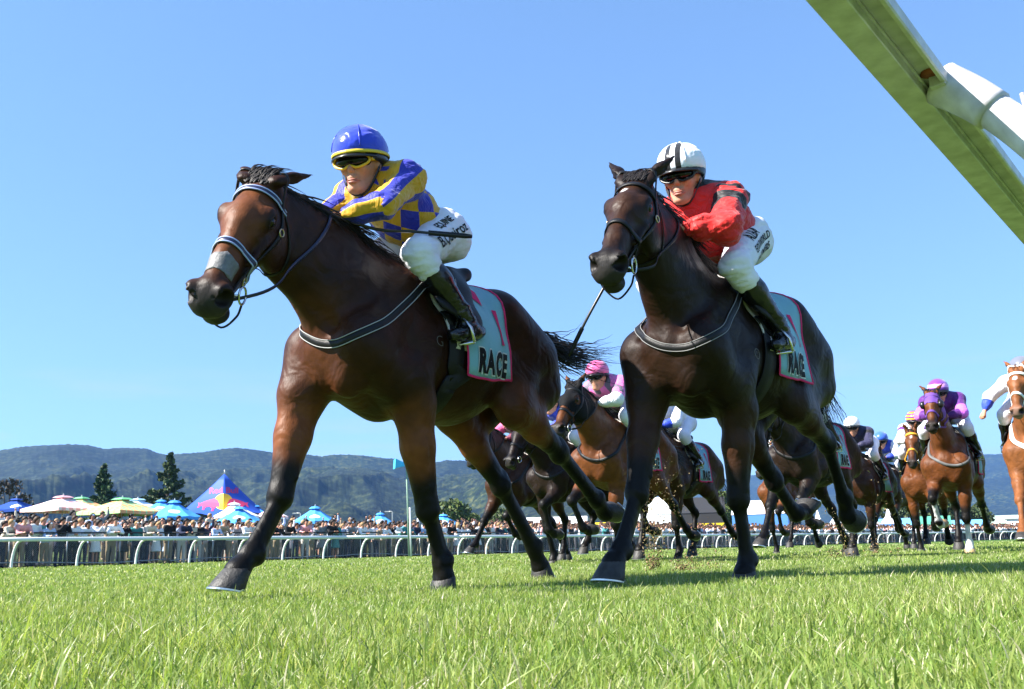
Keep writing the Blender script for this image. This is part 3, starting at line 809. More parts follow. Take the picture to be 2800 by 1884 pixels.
def box_tent(x, y, w, d, hw_, hr, roof, wall, label, rot=0.0, name='marquee', peak=False, panels=None):
    t = empty(name, (x, y, 0), rot); tag(t, label, 'tent', 'marquees beyond the track')
    mb = MB(); a, b = w / 2, d / 2
    if peak: mb.add([(-a, -b, hw_), (a, -b, hw_), (a, b, hw_), (-a, b, hw_), (-a * .3, -b * .3, hw_ + (hr - hw_) * .42), (a * .3, -b * .3, hw_ + (hr - hw_) * .42), (a * .3, b * .3, hw_ + (hr - hw_) * .42), (-a * .3, b * .3, hw_ + (hr - hw_) * .42), (0, 0, hr)],
                    [(0, 1, 5, 4), (1, 2, 6, 5), (2, 3, 7, 6), (3, 0, 4, 7), (4, 5, 8), (5, 6, 8), (6, 7, 8), (7, 4, 8)])
    else: mb.add([(-a, -b, hw_), (a, -b, hw_), (a, b, hw_), (-a, b, hw_), (-a, 0, hr), (a, 0, hr)], [(0, 1, 5, 4), (2, 3, 4, 5), (0, 4, 3), (1, 2, 5)])
    mb.build('roof', roof, t)
    mb = MB(); mb.add([(-a * .98, -b * .98, 0), (a * .98, -b * .98, 0), (a * .98, b * .98, 0), (-a * .98, b * .98, 0), (-a * .98, -b * .98, hw_ - .01), (a * .98, -b * .98, hw_ - .01), (a * .98, b * .98, hw_ - .01), (-a * .98, b * .98, hw_ - .01)],
                      [(0, 1, 5, 4), (1, 2, 6, 5), (2, 3, 7, 6), (3, 0, 4, 7)]); mb.build('wall', wall, t)
    for (x0, x1, z0, z1, m) in panels or []:
        mb = MB(); mb.box(((x0 + x1) / 2, -b - .03, (z0 + z1) / 2), (x1 - x0, .05, z1 - z0)); mb.build('banner', m, t)
    return t
TENTW = mat('tent_white', (.74, .76, .78), .75, .2, var=.04, vscale=.5); TENTK = mat('tent_black', (.02, .02, .022), .7); YELB = mat('banner_yellow', (.75, .55, .01), .7); BLUB = mat('skirt_blue', (.07, .22, .55), .7); GRYB = mat('shade_grey', (.12, .13, .15), .8)
box_tent(18.3, 95.5, 4.6, 5, 3.3, 4.9, TENTK, TENTK, 'black marquee with yellow front banner behind the fence', -.20, panels=[(-2.2, 2.3, 1.2, 2.3, YELB)])
box_tent(14.2, 99, 3.4, 4, 3.4, 5.2, TENTW, TENTW, 'white gabled marquee behind the black one', -.2)
box_tent(27.2, 107.5, 6, 6, 3.4, 5.0, TENTW, BLUB, 'wide white gabled marquee with blue sides behind the fence', -.3)
for i, (x, y, tx) in enumerate(((38.6, 124, 'white pointed tent, leftmost of the row'), (40.6, 123.2, 'white pointed tent, second of the row from the marquee'), (42.6, 122.6, 'white pointed tent in the middle of the row'), (44.6, 122, 'white pointed tent, fourth of the row from the marquee'), (46.6, 121.3, 'white pointed tent, rightmost of the row'))):
    box_tent(x, y, 2.0, 2.4, 2.3, 4.6, TENTW, BLUB, tx, -.3, 'pointed_tent', True)
box_tent(60, 140, 5, 4, 2.2, 3.6, mat('tent_green', (.06, .26, .18), .7), BLUB, 'small green tent below the dark trees', -.4)
box_tent(52, 132, 5, 4, 2.0, 3.2, mat('tent_skyblue', (.12, .35, .70), .7), TENTW, 'small light blue tent right of the pointed tents', -.4)
box_tent(66, 143, 5, 4, 1.9, 3.0, mat('tent_skyblue', (.12, .35, .70), .7), BLUB, 'small light blue tent below the tall dark tree', -.4)
box_tent(3.6, 97, 7, 5, 2.4, 3.4, TENTW, TENTW, 'low white marquee with red end seen between the horses legs', -.1, panels=[(1.6, 2.6, .6, 2.2, mat('banner_red', (.6, .03, .03), .7))])
box_tent(8.6, 92, 5, 3, 1.9, 2.6, YELB, YELB, 'low yellow stand seen between the horses', -.1)

# buildings far right
def shed(x, y, w, d, h_, hr, wall, roof, label, rot):
    t = empty('building', (x, y, 0), rot); tag(t, label, 'building', 'buildings at the far turn'); a, b = w / 2, d / 2
    mb = MB(); mb.add([(-a, -b, 0), (a, -b, 0), (a, b, 0), (-a, b, 0), (-a, -b, h_), (a, -b, h_), (a, b, h_), (-a, b, h_)], [(0, 1, 5, 4), (1, 2, 6, 5), (2, 3, 7, 6), (3, 0, 4, 7)]); wl = mb.build('wall', wall, t)
    mb = MB(); a += .3; b += .3; mb.add([(-a, -b, h_), (a, -b, h_), (a, b, h_), (-a, b, h_), (-a, 0, hr), (a, 0, hr)], [(0, 1, 5, 4), (2, 3, 4, 5), (0, 4, 3), (1, 2, 5)]); mb.build('roof', roof, t)
    for i in range(3):
        mb = MB(); mb.box((-a * .6 + i * a * .6, -d / 2 - .02, h_ * .45), (w * .14, .06, h_ * .4)); mb.build('window', GRYB, t)
shed(80.5, 152.5, 6.0, 6, 3.1, 3.4, TENTW, mat('roof_grey', (.3, .32, .33), .7), 'flat white building at the far right beyond the fence', -.45)
shed(79, 166, 12, 8, 2.6, 4.0, mat('wall_cream', (.5, .52, .45), .8), mat('roof_pale_green', (.38, .48, .40), .7), 'long building with pale green roof beyond the far turn', -.45)

# ------------------------------------------------------------------ poles
PG = mat('pole_green', (.22, .33, .25), .5, var=.1); CYAN = mat('horn_cyan', (.06, .42, .72), .45)
t = empty('loudspeaker_pole', (-5.33, 47.7, 0)); tag(t, 'green pole carrying two bright blue loudspeaker horns', 'loudspeaker')
mb = MB(); mb.tube([(0.03, 0, 0), (-.05, 0, 3.0), (-.13, 0, 5.2)], [.05, .045, .03], 10); mb.build('pole', PG, t, True)
mb = MB(); mb.tube([(.12, 0, 0), (.06, 0, 2.4)], .045, 8); mb.build('sleeve', RAILW, t, True)
for sg, z in ((-1, 4.52), (1, 4.46)):
    mb = MB(); hb = [(-.05 + sg * .02, 0, z), (-.05 + sg * .55, -.15, z + .03)]
    d = (Vector(hb[1]) - Vector(hb[0])); q = d.normalized(); s1 = q.cross(Vector((0, 0, 1))).normalized(); u1 = s1.cross(q)
    vs = []
    for f_, w_, h_ in ((.1, .10, .10), (.30, .12, .12), (1.0, .34, .24)):
        c = Vector(hb[0]) + d * f_ - Vector((.08, 0, 0))
        vs += [c + s1 * w_ + u1 * h_, c - s1 * w_ + u1 * h_, c - s1 * w_ - u1 * h_, c + s1 * w_ - u1 * h_]
    mb.add(vs, [(i * 4 + k, i * 4 + (k + 1) % 4, (i + 1) * 4 + (k + 1) % 4, (i + 1) * 4 + k) for i in range(2) for k in range(4)] + [(0, 1, 2, 3), (11, 10, 9, 8)])
    if sg < 0 or True: mb.build('horn', CYAN, t)
t = empty('flagpole', (-23.95, 44.05, 0)); tag(t, 'white flagpole with blue banner at the left edge', 'flagpole')
mb = MB(); mb.tube([(0, 0, 0), (.02, 0, 5.35)], [.045, .03], 8); mb.build('pole', RAILW, t, True)
mb = MB(); vs = [(-.02 - .16 * j + 0, .03 * math.sin(i * .8 + j), 2.9 + 1.15 * i / 8) for i in range(9) for j in range(5)]
mb.add(vs, [(i * 5 + j, i * 5 + j + 1, (i + 1) * 5 + j + 1, (i + 1) * 5 + j) for i in range(8) for j in range(4)]); me = mb.mesh('banner'); bm = bmesh.new(); bm.from_mesh(me); bmesh.ops.solidify(bm, geom=bm.faces[:], thickness=.01); bm.to_mesh(me); bm.free(); link('banner', me, t, mat('flag_blue', (.02, .05, .36), .7))
for x, y, h_, tx in ((-26.2, 117.1, 5.3, 'thin street lamp left of the blue parasol under the leading horse'), (-15.28, 119, 5.3, 'thin street lamp right of the blue parasol near the loudspeaker pole')):
    t = empty('street_lamp', (x, y, 0)); tag(t, tx, 'street lamp', 'street lamps')
    mb = MB(); mb.tube([(0, 0, 0), (0, 0, h_ - .1), (-.1, 0, h_), (-.6, 0, h_ + .02)], [.09, .07, .06, .05], 8); mb.build('pole', POLEM, t, True)
    mb = MB(); mb.box((-.7, 0, h_), (.5, .2, .12)); mb.build('lamp_head', POLEM, t)
# lattice pylon on the hillside
t = empty('pylon', (-184.5, 1287, 76)); tag(t, 'pale lattice pylon standing on the wooded hillside', 'pylon')
mb = MB(); H_ = 26
for sx in (-1, 1):
    for sy in (-1, 1): mb.tube([(sx * 2, sy * 2, 0), (sx * .9, sy * .9, H_)], .45, 4)
for i in range(7):
    z = H_ * i / 7; w_ = 2 - 1.1 * i / 7; z2 = H_ * (i + 1) / 7; w2 = 2 - 1.1 * (i + 1) / 7
    for sy in (-1, 1): mb.tube([(-w_, sy * w_, z), (w2, sy * w2, z2)], .2, 4); mb.tube([(w_, sy * w_, z), (-w2, sy * w2, z2)], .2, 4)
for z in (17, 21): mb.tube([(-2, 0, z), (2, 0, z)], .3, 4)
mb.build('lattice', mat('pylon_grey', (.62, .64, .66), .5), t)
# ------------------------------------------------------------------ horses
def V3(*a): return np.array(a, dtype=np.float64)
def unit(v): v = np.asarray(v, float); return v / (np.linalg.norm(v) + 1e-12)
def lerp(a, b, t): return np.asarray(a, float) * (1 - t) + np.asarray(b, float) * t
def sstep(a, b, x): t = np.clip((x - a) / (b - a), 0, 1); return t * t * (3 - 2 * t)
def seg_dist(P, a, b):
    a = np.asarray(a, float); b = np.asarray(b, float); ba = b - a
    t = np.clip((P - a) @ ba / (ba @ ba + 1e-9), 0, 1)
    return np.linalg.norm(P - a - t[:, None] * ba, axis=1), t

HOOF = mat('hoof_horn', (0.030, 0.028, 0.026), 0.55, 0.4, var=0.45, vscale=22, bump=0.35, bscale=90)
SHOE = mat('shoe_alloy', (0.72, 0.72, 0.70), 0.32, 0.5, metal=1.0, var=0.15)
EYE = mat('horse_eye', (0.006, 0.004, 0.003), 0.12, 0.4)
LEATHER = mat('black_leather', (0.008, 0.008, 0.009), 0.5, 0.25, bump=0.15, bscale=200)
BROWN_LEATHER = mat('dark_leather', (0.022, 0.014, 0.010), 0.45, 0.5, bump=0.15, bscale=200)
WHITE_TRIM = mat('white_stitch', (0.36, 0.36, 0.36), 0.6)
STEEL = mat('bit_steel', (0.6, 0.6, 0.58), 0.25, metal=1.0)
BRASS = mat('brass_ring', (0.5, 0.42, 0.25), 0.3, metal=1.0)

def hair_mat(name, col):
    m = mat(name, col, rough=0.5, spec=0.2)
    return m
BLACK_HAIR = hair_mat('black_horse_hair', (0.012, 0.010, 0.010))
BAY_HAIR = hair_mat('chestnut_hair', (0.10, 0.035, 0.014))

def hoof_part(parent, C, f, n, s=1.0, col=None, shoe=True):
    """a hoof hung from its coronet: f = toe direction, n = out of the sole"""
    C = Vector(C); f = Vector(f).normalized(); n = Vector(n).normalized(); f = (f - n * f.dot(n)).normalized(); sd = n.cross(f)
    mb = MB(); k = 20; rings = []
    prof = [(-0.012, 0.044, 0.046, -0.006), (0.0, 0.051, 0.052, -0.004), (0.014, 0.054, 0.056, 0.002), (0.042, 0.060, 0.063, 0.012), (0.074, 0.067, 0.070, 0.022), (0.080, 0.065, 0.068, 0.024)]
    for z, rw, rl, sh in prof:
        ring = []
        for i in range(k):
            a = 2 * math.pi * i / k
            ca, sa = math.cos(a), math.sin(a)
            x = ca * rl if ca > 0 else ca * rl * 0.80
            zz = z * (1.0 if ca > -0.2 else 0.86)
            ring.append(C + (f * (x + sh) + sd * (sa * rw * (1.0 if ca > -0.3 else 0.93)) + n * zz * .9) * s)
        rings.append(ring)
    vs = [v for r_ in rings for v in r_]; m = len(prof)
    fs = [(i * k + j, i * k + (j + 1) % k, (i + 1) * k + (j + 1) % k, (i + 1) * k + j) for i in range(m - 1) for j in range(k)]
    fs.append(tuple(range(k - 1, -1, -1)))
    # concave sole
    c0 = C + (f * 0.022 + n * 0.055) * s
    vs.append(c0); ci = len(vs) - 1
    fs += [((m - 1) * k + j, (m - 1) * k + (j + 1) % k, ci) for j in range(k)]
    mb.add(vs, fs)
    h = mb.build('hoof', col or HOOF, parent, smooth=True)
    if shoe:
        mb = MB(); vs = []; fs = []; ang = [math.radians(-140 + 280 * i / 24) for i in range(25)]
        for a in ang:
            ca, sa = math.cos(a), math.sin(a)
            for rr, zz in ((1.04, 0.0785), (1.04, 0.0850), (0.72, 0.0850), (0.72, 0.0785)):
                x = ca * 0.069 * (1 if ca > 0 else 0.82)
                vs.append(C + (f * (x * rr + 0.024) + sd * (sa * 0.066 * rr) + n * (zz * .9 * (1.0 if ca > -0.2 else 0.9))) * s)
        for i in range(24):
            for q in range(4): fs.append((i * 4 + q, i * 4 + (q + 1) % 4, (i + 1) * 4 + (q + 1) % 4, (i + 1) * 4 + q))
        fs += [(3, 2, 1, 0), (96, 97, 98, 99)]
        mb.add(vs, fs); so = mb.build('horseshoe', SHOE, h)
    return h

def hair_tufts(paths, name, m, parent, n=5):
    """paths: list of (points, r0) tapered strands joined into one part"""
    mb = MB()
    for pts, r in paths:
        L = len(pts)
        mb.tube(pts, [r * (1 - 0.92 * (i / (L - 1)) ** 1.5) for i in range(L)], n=3, cap=False, squash=0.5)
    return mb.build(name, m, parent, smooth=True)

class Horse: pass

def make_horse(loc, heading, pose, coat, res=0.02, hood=None, detail=1, scale=1.0, name='racehorse'):
    """loc: point on the turf under the body; heading: angle of its nose about z. Everything is modelled in the horse's own frame
    (x ahead, y its left, z up)."""
    h = Horse(); h.root = empty(name, loc, heading); h.root.scale = (scale,) * 3
    W = V3(*pose['W']); ti = pose.get('tilt', 0.0); ct, st = math.cos(ti), math.sin(ti)
    T = lambda x, y, z: W + V3(x * ct - z * st, y, x * st + z * ct)
    h.T = T
    poll = V3(*pose['poll']); muz = V3(*pose['muz'])
    hl = np.linalg.norm(muz - poll); hs = hl / 0.60
    u = unit(muz - poll); w = unit(np.cross(V3(0, 0, 1), u)); v = np.cross(u, w)
    rl = pose.get('head_roll', 0.0)
    w, v = w * math.cos(rl) + v * math.sin(rl), v * math.cos(rl) - w * math.sin(rl)
    HW = pose.get('hw', 1.12); HV = 1.13
    Hd = lambda a, b, c: poll + (u * a + v * (b * HV) + w * (c * HW)) * hs
    HR = lambda a, b, c: np.array((a, b * HV, c * HW)) * hs
    HM = np.stack([u, v, w], 1)
    h.Hd = Hd; h.u, h.v, h.w, h.hs = u, v, w, hs
    L = pose['limbs']
    pts = [T(0, 0, 0), T(-1.2, 0, 0), poll, muz, Hd(.6, -.1, 0), Hd(-.1, .25, 0)] + [V3(*q) for l in L.values() for q in l[:4]]
    A = np.array(pts)
    lo = A.min(0) - 0.14; hi = A.max(0) + 0.14; lo[1] = min(lo[1], -0.36); hi[1] = max(hi[1], 0.36)
    f = Field(lo, hi, res); Y = (0, 1, 0)
    # trunk
    f.cone(T(.10, 0, -.40), T(-.32, 0, -.41), .295, .305, .05, (Y, .80))
    f.cone(T(-.32, 0, -.41), T(-.74, 0, -.31), .305, .245, .10, (Y, .86))
    f.cone(T(.08, 0, -.11), T(-.34, 0, -.17), .085, .115, .12, (Y, .85))
    f.cone(T(-.34, 0, -.17), T(-.66, 0, -.20), .115, .19, .12, (Y, .9))
    f.cone(T(-.64, 0, -.20), T(-.93, 0, -.31), .20, .165, .08)
    f.cone(T(.10, 0, -.40), T(.34, 0, -.44), .28, .20, .08, (Y, .86))
    f.cone(T(.36, 0, -.56), T(.12, 0, -.66), .10, .10, .08, (Y, 1.2))
    for s in (-1, 1):
        f.cone(T(.02, .13 * s, -.12), T(.36, .17 * s, -.44), .085, .120, .06, (Y, .8))            # shoulder blade
        f.cone(T(-.10, .18 * s, -.34), T(.10, .20 * s, -.56), .09, .115, .035, (Y, .7))           # triceps
        f.ell(T(.395, .098 * s, -.56), (.090, .088, .135), .028); f.cone(T(.30, .205 * s, -.36), T(.34, .20 * s, -.52), .05, .06, .03)                                   # breast muscle
        f.cone(T(-.60, .13 * s, -.16), T(-.88, .12 * s, -.34), .14, .155, .07)                    # croup
        f.cone(T(-.58, .20 * s, -.13), T(-.70, .20 * s, -.2), .035, .04, .07)                     # point of hip
        f.cone(T(-.95, .10 * s, -.30), T(-.97, .12 * s, -.50), .11, .12, .07)                    # buttock
    f.cone(T(.62, 0, -.36), T(.52, 0, -.80), .02, .03, .11, sub=True)
    # neck
    n0 = T(.16, 0, -.27); n3 = Hd(.10, -.085, 0)
    bend = V3(*pose.get('bend', (0, 0, 0.0)))
    n1 = lerp(n0, n3, .36) + V3(0, 0, -.015) + bend * .5; n2 = lerp(n0, n3, .72) + V3(0, 0, .012) + bend
    f.chain([n0, n1, n2, n3], [.265, .212, .165, .130], .06, (Y, .60))
    c0 = T(.02, 0, -.06)
    f.chain([c0, lerp(c0, Hd(-.02, -.02, 0), .5) + V3(0, 0, .0) + bend, Hd(0.0, -.02, 0)], [.06, .05, .055], .10, (Y, .8))
    # head
    f.cone(Hd(.03, -.015, 0), Hd(.22, .000, 0), .085 * hs, .088 * hs, .03, (w, .95))
    f.cone(Hd(.20, .012, 0), Hd(.40, .008, 0), .078 * hs, .052 * hs, .03, (w, .82))
    f.cone(Hd(.40, .008, 0), Hd(.53, .004, 0), .052 * hs, .044 * hs, .03, (w, .95))
    f.cone(Hd(.16, -.065, 0), Hd(.50, -.03, 0), .088 * hs, .048 * hs, .03, (w, .75))
    f.cone(Hd(.20, -.125, 0), Hd(.50, -.062, 0), .042 * hs, .030 * hs, .025)
    f.ell(Hd(.555, -.012, 0), HR(.062, .056, .060), .03, HM)
    f.ell(Hd(.596, -.030, 0), HR(.034, .040, .052), .03, HM)
    f.ell(Hd(.562, -.084, 0), HR(.046, .030, .042), .022, HM)
    f.cone(Hd(.56, -.062, -.05), Hd(.56, -.062, .05), .006, .006, .012, sub=True)
    f.cone(Hd(.615, -.060, -.04), Hd(.615, -.060, .04), .006, .006, .014, sub=True)
    for s in (-1, 1):
        f.ell(Hd(.155, -.105, .062 * s), HR(.125, .105, .036), .025, HM)             # cheek
        f.cone(Hd(.25, -.028, .070 * s), Hd(.37, -.030, .056 * s), .016 * hs, .010 * hs, .02)     # face crest
        f.ell(Hd(.180, .026, .066 * s), HR(.050, .030, .027), .03, HM)              # brow
        f.ell(Hd(.115, .058, .064 * s), HR(.034, .022, .022), .02, HM, sub=True)     # hollow over the eye
        f.ell(Hd(.195, .016, .100 * s), HR(.024, .017, .018), .012, HM, sub=True)
        f.cone(Hd(.30, .055, .052 * s), Hd(.40, .048, .047 * s), .012, .010, .03, sub=True)
        f.ell(Hd(.566, .006, .046 * s), HR(.046, .042, .028), .018, HM)              # nostril wing
        f.ell(Hd(.584, .010, .062 * s), HR(.031, .026, .040), .006, HM, sub=True)
        f.cone(Hd(.605, -.058, .030 * s), Hd(.475, -.060, .066 * s), .005, .004, .007, sub=True)                    # mouth line
        e0 = Hd(-.005, .045, .058 * s); ed = pose.get('ears', (-.35, .9, .25)); e1 = e0 + (u * ed[0] + v * ed[1] + w * ed[2] * s) * .17 * hs
        en = unit(np.cross(e1 - e0, w))
        f.cone(lerp(e0, e1, -.12), lerp(e0, e1, .40), .034 * hs, .036 * hs, .02, (en, .62))
        f.cone(lerp(e0, e1, .40), e1, .036 * hs, .006, .01, (en, .62))
        eo = unit(u * pose.get('ear_open', .6) + w * s * .8) * .027 * hs
        f.cone(lerp(e0, e1, .20) + eo, lerp(e0, e1, .75) + eo * .75, .024 * hs, .008, .008, sub=True)
    for s in (-1, 1):   # grooves that part the muscles: jugular, front of the shoulder, behind the triceps, flank
        f.cone(Hd(.24, -.20, .070 * s), T(.44, .13 * s, -.42), .010, .016, .05, sub=True)
        f.cone(T(.14, .235 * s, -.14), T(.42, .245 * s, -.40), .006, .012, .035, sub=True)
        f.cone(T(-.12, .285 * s, -.30), T(-.02, .285 * s, -.62), .010, .016, .045, sub=True)
        f.cone(T(-.52, .27 * s, -.30), T(-.56, .25 * s, -.55), .008, .014, .05, sub=True)
        f.cone(T(.30, .285 * s, -.48), T(.18, .285 * s, -.60), .008, .010, .035, sub=True)
    # limbs
    dark = []; fore = []
    for key, (E, K, Ft, C, toe) in L.items():
        s = 1 if key[0] == 'L' else -1
        E, K, Ft, C = (V3(*q) for q in (E, K, Ft, C))
        bk = lambda a, b: unit(np.cross(b - a, V3(0, 1, 0))) * 1.0
        if key[1] == 'F':
            S = T(.37, .18 * s, -.46)
            f.cone(S, E + V3(0, 0, .05), .125, .105, .06, (Y, .85))
            d = bk(E, K)   # sign: cross(down, +y) -> +x? fixed below
            if d[0] > 0 and abs(d[0]) > .3: d = -d
            f.cone(E + V3(-.02, 0, .03), lerp(E, K, .35), .098, .082, .05, (Y, .86))
            f.cone(lerp(E, K, .35), lerp(E, K, .88), .082, .056, .03, (Y, .92))
            f.cone(lerp(E, K, .05) - d * .045, lerp(E, K, .5) - d * .02, .05, .045, .022)
            f.cone(lerp(E, K, .10) + V3(0, .086 * s, 0), lerp(E, K, .75) + V3(0, .062 * s, 0), .006, .005, .018, sub=True)
            f.ell(K, (.060, .058, .066), .018); f.ell(K + unit(E - K) * .045, (.052, .052, .035), .015)
            f.cone(K + d * .036 + unit(E - K) * .02, K + d * .03, .020, .018, .02)
            f.cone(lerp(E, K, .70) + V3(0, -.050 * s, 0) + d * .02, lerp(E, K, .80) + V3(0, -.056 * s, 0) + d * .025, .012, .010, .006)
            rk = (.047, .034, .035, .047)
        else:
            Hp = T(-.80, .13 * s, -.34)
            d = -bk(E, K)
            if d[0] > 0: d = -d
            f.cone(Hp, E, .165, .105, .06, (Y, .74))
            f.cone(T(-.95, .11 * s, -.46), lerp(E, K, .35) + d * .06, .135, .07, .06, (Y, .8))
            f.cone(T(-.62, .14 * s, -.38), E + V3(.02, 0, .02), .10, .085, .07, (Y, .6))
            f.cone(E, lerp(E, K, .45), .10, .080, .05, (Y, .82))
            f.cone(lerp(E, K, .45), K, .078, .046, .03, (Y, .85))
            dk = -unit(unit(E - K) + unit(Ft - K)) if np.linalg.norm(unit(E - K) + unit(Ft - K)) > .15 else d
            hp = K + dk * .052 + unit(E - K) * .035
            f.ell(K, (.060, .054, .066), .03)
            f.cone(lerp(E, K, .5) + d * .06, hp, .026, .017, .025)
            f.cone(hp, lerp(K, Ft, .3) + d * .012, .024, .020, .03)
            d = dk; rk = (.051, .036, .038, .049)
        f.chain([K, lerp(K, Ft, .22), lerp(K, Ft, .78), Ft], rk, .010, (Y, .88))
        t0 = lerp(K, Ft, .12) + d * .032; t1 = lerp(K, Ft, .95) + d * .032
        f.cone(t0, t1, .020, .022, .009)
        f.ell(Ft + d * .018, (.052, .049, .050), .014); f.ell(Ft + d * .050 - unit(Ft - K) * -.012, (.016, .018, .020), .016)
        f.cone(Ft, C, .040, .046, .014, (Y, 1.02))
        f.cone(C, C + unit(C - Ft) * .012, .052, .054, .012)
        dark += [(lerp(E, K, .78), K), (K, Ft), (Ft, C + unit(C - Ft) * .05)]
        fore.append((E, K))
    me, Vv = f.mesh('body', 2 if res < .014 else 1)
    # coat colours
    body = np.array(coat['body']); drk = np.array(coat.get('points', (0.0048, 0.0040, 0.0036)))
    D = np.full(len(Vv), 9.0); lim = coat.get('leg_dark', 1.0)
    for a, b in dark:
        d_, _ = seg_dist(Vv, a, b); D = np.minimum(D, d_)
    wd = 1 - sstep(.055, .13, D)
    for a, b in fore:
        d_, t_ = seg_dist(Vv, a, b)
        wd = np.maximum(wd, (1 - sstep(.07, .12, d_)) * sstep(.35, 1.0, t_))
    wd *= lim
    red = np.array(coat.get('red', coat['body'])); rw = np.zeros(len(Vv))      # sunlit look painted into the coat: brighter red forearms, gaskins, chest, belly and face
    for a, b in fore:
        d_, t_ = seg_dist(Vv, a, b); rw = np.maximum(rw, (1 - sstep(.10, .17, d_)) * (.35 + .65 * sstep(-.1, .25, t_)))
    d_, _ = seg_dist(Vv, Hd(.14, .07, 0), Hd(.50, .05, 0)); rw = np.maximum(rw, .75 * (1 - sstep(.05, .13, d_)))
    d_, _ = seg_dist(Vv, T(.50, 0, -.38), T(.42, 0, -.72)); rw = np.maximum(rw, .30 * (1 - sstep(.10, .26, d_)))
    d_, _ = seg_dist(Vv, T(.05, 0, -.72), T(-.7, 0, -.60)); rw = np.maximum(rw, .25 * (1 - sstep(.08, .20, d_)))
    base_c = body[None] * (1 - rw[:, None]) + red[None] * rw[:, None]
    mz = np.linalg.norm(Vv - Hd(.60, -.03, 0), axis=1); wd = np.maximum(wd, (1 - sstep(.09, .20, mz)) * coat.get('muz_dark', .9))
    mzc = np.array(coat.get('muzzle', (0.030, 0.026, 0.024)))
    C_ = base_c * (1 - wd[:, None]) + drk[None] * wd[:, None]
    g = (1 - sstep(.05, .13, mz))[:, None] * coat.get('muz_dark', .9)
    C_ = C_ * (1 - g) + mzc[None] * g
    for sgn in (-1, 1):   # nostril insides and ear insides
        d_ = np.linalg.norm(Vv - Hd(.582, .010, .052 * sgn), axis=1); g = (1 - sstep(.026, .040, d_))[:, None]
        C_ = C_ * (1 - g) + np.array((.008, .005, .005))[None] * g
        d_ = np.linalg.norm(Vv - Hd(.20, .022, .092 * sgn), axis=1); g = (1 - sstep(.025, .045, d_))[:, None]
        C_ = C_ * (1 - g * .8) + drk[None] * g * .8
    if 'star' in coat:
        a_, b_, c_, r_ = coat['star']
        q = (Vv - Hd(a_, b_, c_)) @ HM; d_ = np.sqrt((q[:, 0] / 1.5) ** 2 + q[:, 2] ** 2); g = ((1 - sstep(r_ * .8, r_ * 1.1, d_)) * (q[:, 1] > -.04))[:, None]
        C_ = C_ * (1 - g) + .6 * g
    if hood is not None:   # cloth hood over poll, cheeks and face, drawn in its own colour with eye holes
        pass
    if coat.get('socks'):
        for key in coat['socks']:
            E, K, Ft, Cc, toe = L[key]
            d_, t_ = seg_dist(Vv, lerp(K, Ft, .45), V3(*Cc) * 1.0); g = (1 - sstep(.06, .08, d_))[:, None]
            C_ = C_ * (1 - g) + .62 * g
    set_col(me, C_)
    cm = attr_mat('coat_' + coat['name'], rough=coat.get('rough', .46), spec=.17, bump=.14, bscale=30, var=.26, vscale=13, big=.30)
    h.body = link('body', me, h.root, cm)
    h.me = me; h.bvh = bvh_of(me)
    # eyes
    for s in (-1, 1):
        mb = MB(); c = Hd(.192, .016, .075 * s); q = [(.021 * hs * math.sin(math.pi * i / 8), -.021 * hs * math.cos(math.pi * i / 8)) for i in range(9)]
        mb.lathe(q, 12, c); mb.build('eye', EYE, h.root, True)
    # hooves
    for key, (E, K, Ft, C, toe) in L.items():
        p = math.radians(toe); f_ = Vector((math.cos(p), 0, math.sin(p))); n_ = Vector((math.sin(p), 0, -math.cos(p)))
        hc = None
        if coat.get('pale_hoof') and key in coat['pale_hoof']: hc = mat('pale_hoof', (.35, .24, .12), .5, var=.2)
        hoof_part(h.root, V3(*C) + unit(V3(*C) - V3(*Ft)) * .008, f_, n_, 1.15, hc, shoe=detail > 0)
    # mane
    rnd = random.Random(pose.get('seed', 3))
    hm = coat.get('hair', BLACK_HAIR)
    crest = []
    for i in range(41):
        t = i / 40
        p = lerp(lerp(c0, Hd(-.02, -.02, 0), t), lerp(c0, Hd(-.02, -.02, 0), t), 0) + bend * math.sin(math.pi * t)
        r = h.bvh.ray_cast(Vector(p) + Vector((0, 0, .5)), Vector((0, 0, -1)))
        crest.append(Vector(r[0]) if r[0] is not None else Vector(p))
    paths = []; dens = 26 if detail > 1 else (7 if detail else 2)
    for i in range(1, 41):
        back = (crest[max(i - 2, 0)] - crest[min(i + 1, 40)]).normalized()
        for j in range(dens):
            b = crest[i] + Vector((rnd.uniform(-.02, .02), rnd.uniform(-.018, .018), -.010))
            ln = rnd.uniform(.10, .26) * (.6 + .4 * math.sin(math.pi * i / 42)); sd = rnd.choice((-.6, 1, 1, 1)) * rnd.uniform(.1, 1.0)
            d0 = (back * .8 + Vector((0, sd * .25, rnd.uniform(.15, .62)))).normalized()
            p = b; pp = [p.copy()]
            for q in range(6):
                d0 = (d0 + back * .12 + Vector((0, sd * .16, -.22)) + Vector((rnd.gauss(0, .10), rnd.gauss(0, .10), rnd.gauss(0, .10)))).normalized()
                p = p + d0 * ln / 6; pp.append(p.copy())
            paths.append((pp, (.0056 if detail > 1 else .009) * rnd.uniform(.6, 1.4)))
    hair_tufts(paths, 'mane', hm, h.root)
    paths = []
    for j in range(120 if detail > 1 else 16):   # forelock blown back between the ears
        b = Vector(Hd(rnd.uniform(-.01, .05), .070, rnd.uniform(-.045, .045)))
        d0 = (Vector(v) * .55 - Vector(u) * .75 + Vector(w) * rnd.gauss(0, .30)).normalized(); p = b - Vector(v) * .01; pp = [p.copy()]; ln = rnd.uniform(.06, .13)
        for q in range(5):
            d0 = (d0 + Vector((-.42, rnd.gauss(0, .10), -.12))).normalized(); p = p + d0 * ln / 5; pp.append(p.copy())
        paths.append((pp, (.0050 if detail > 1 else .009) * rnd.uniform(.6, 1.2)))
    hair_tufts(paths, 'forelock', hm, h.root)
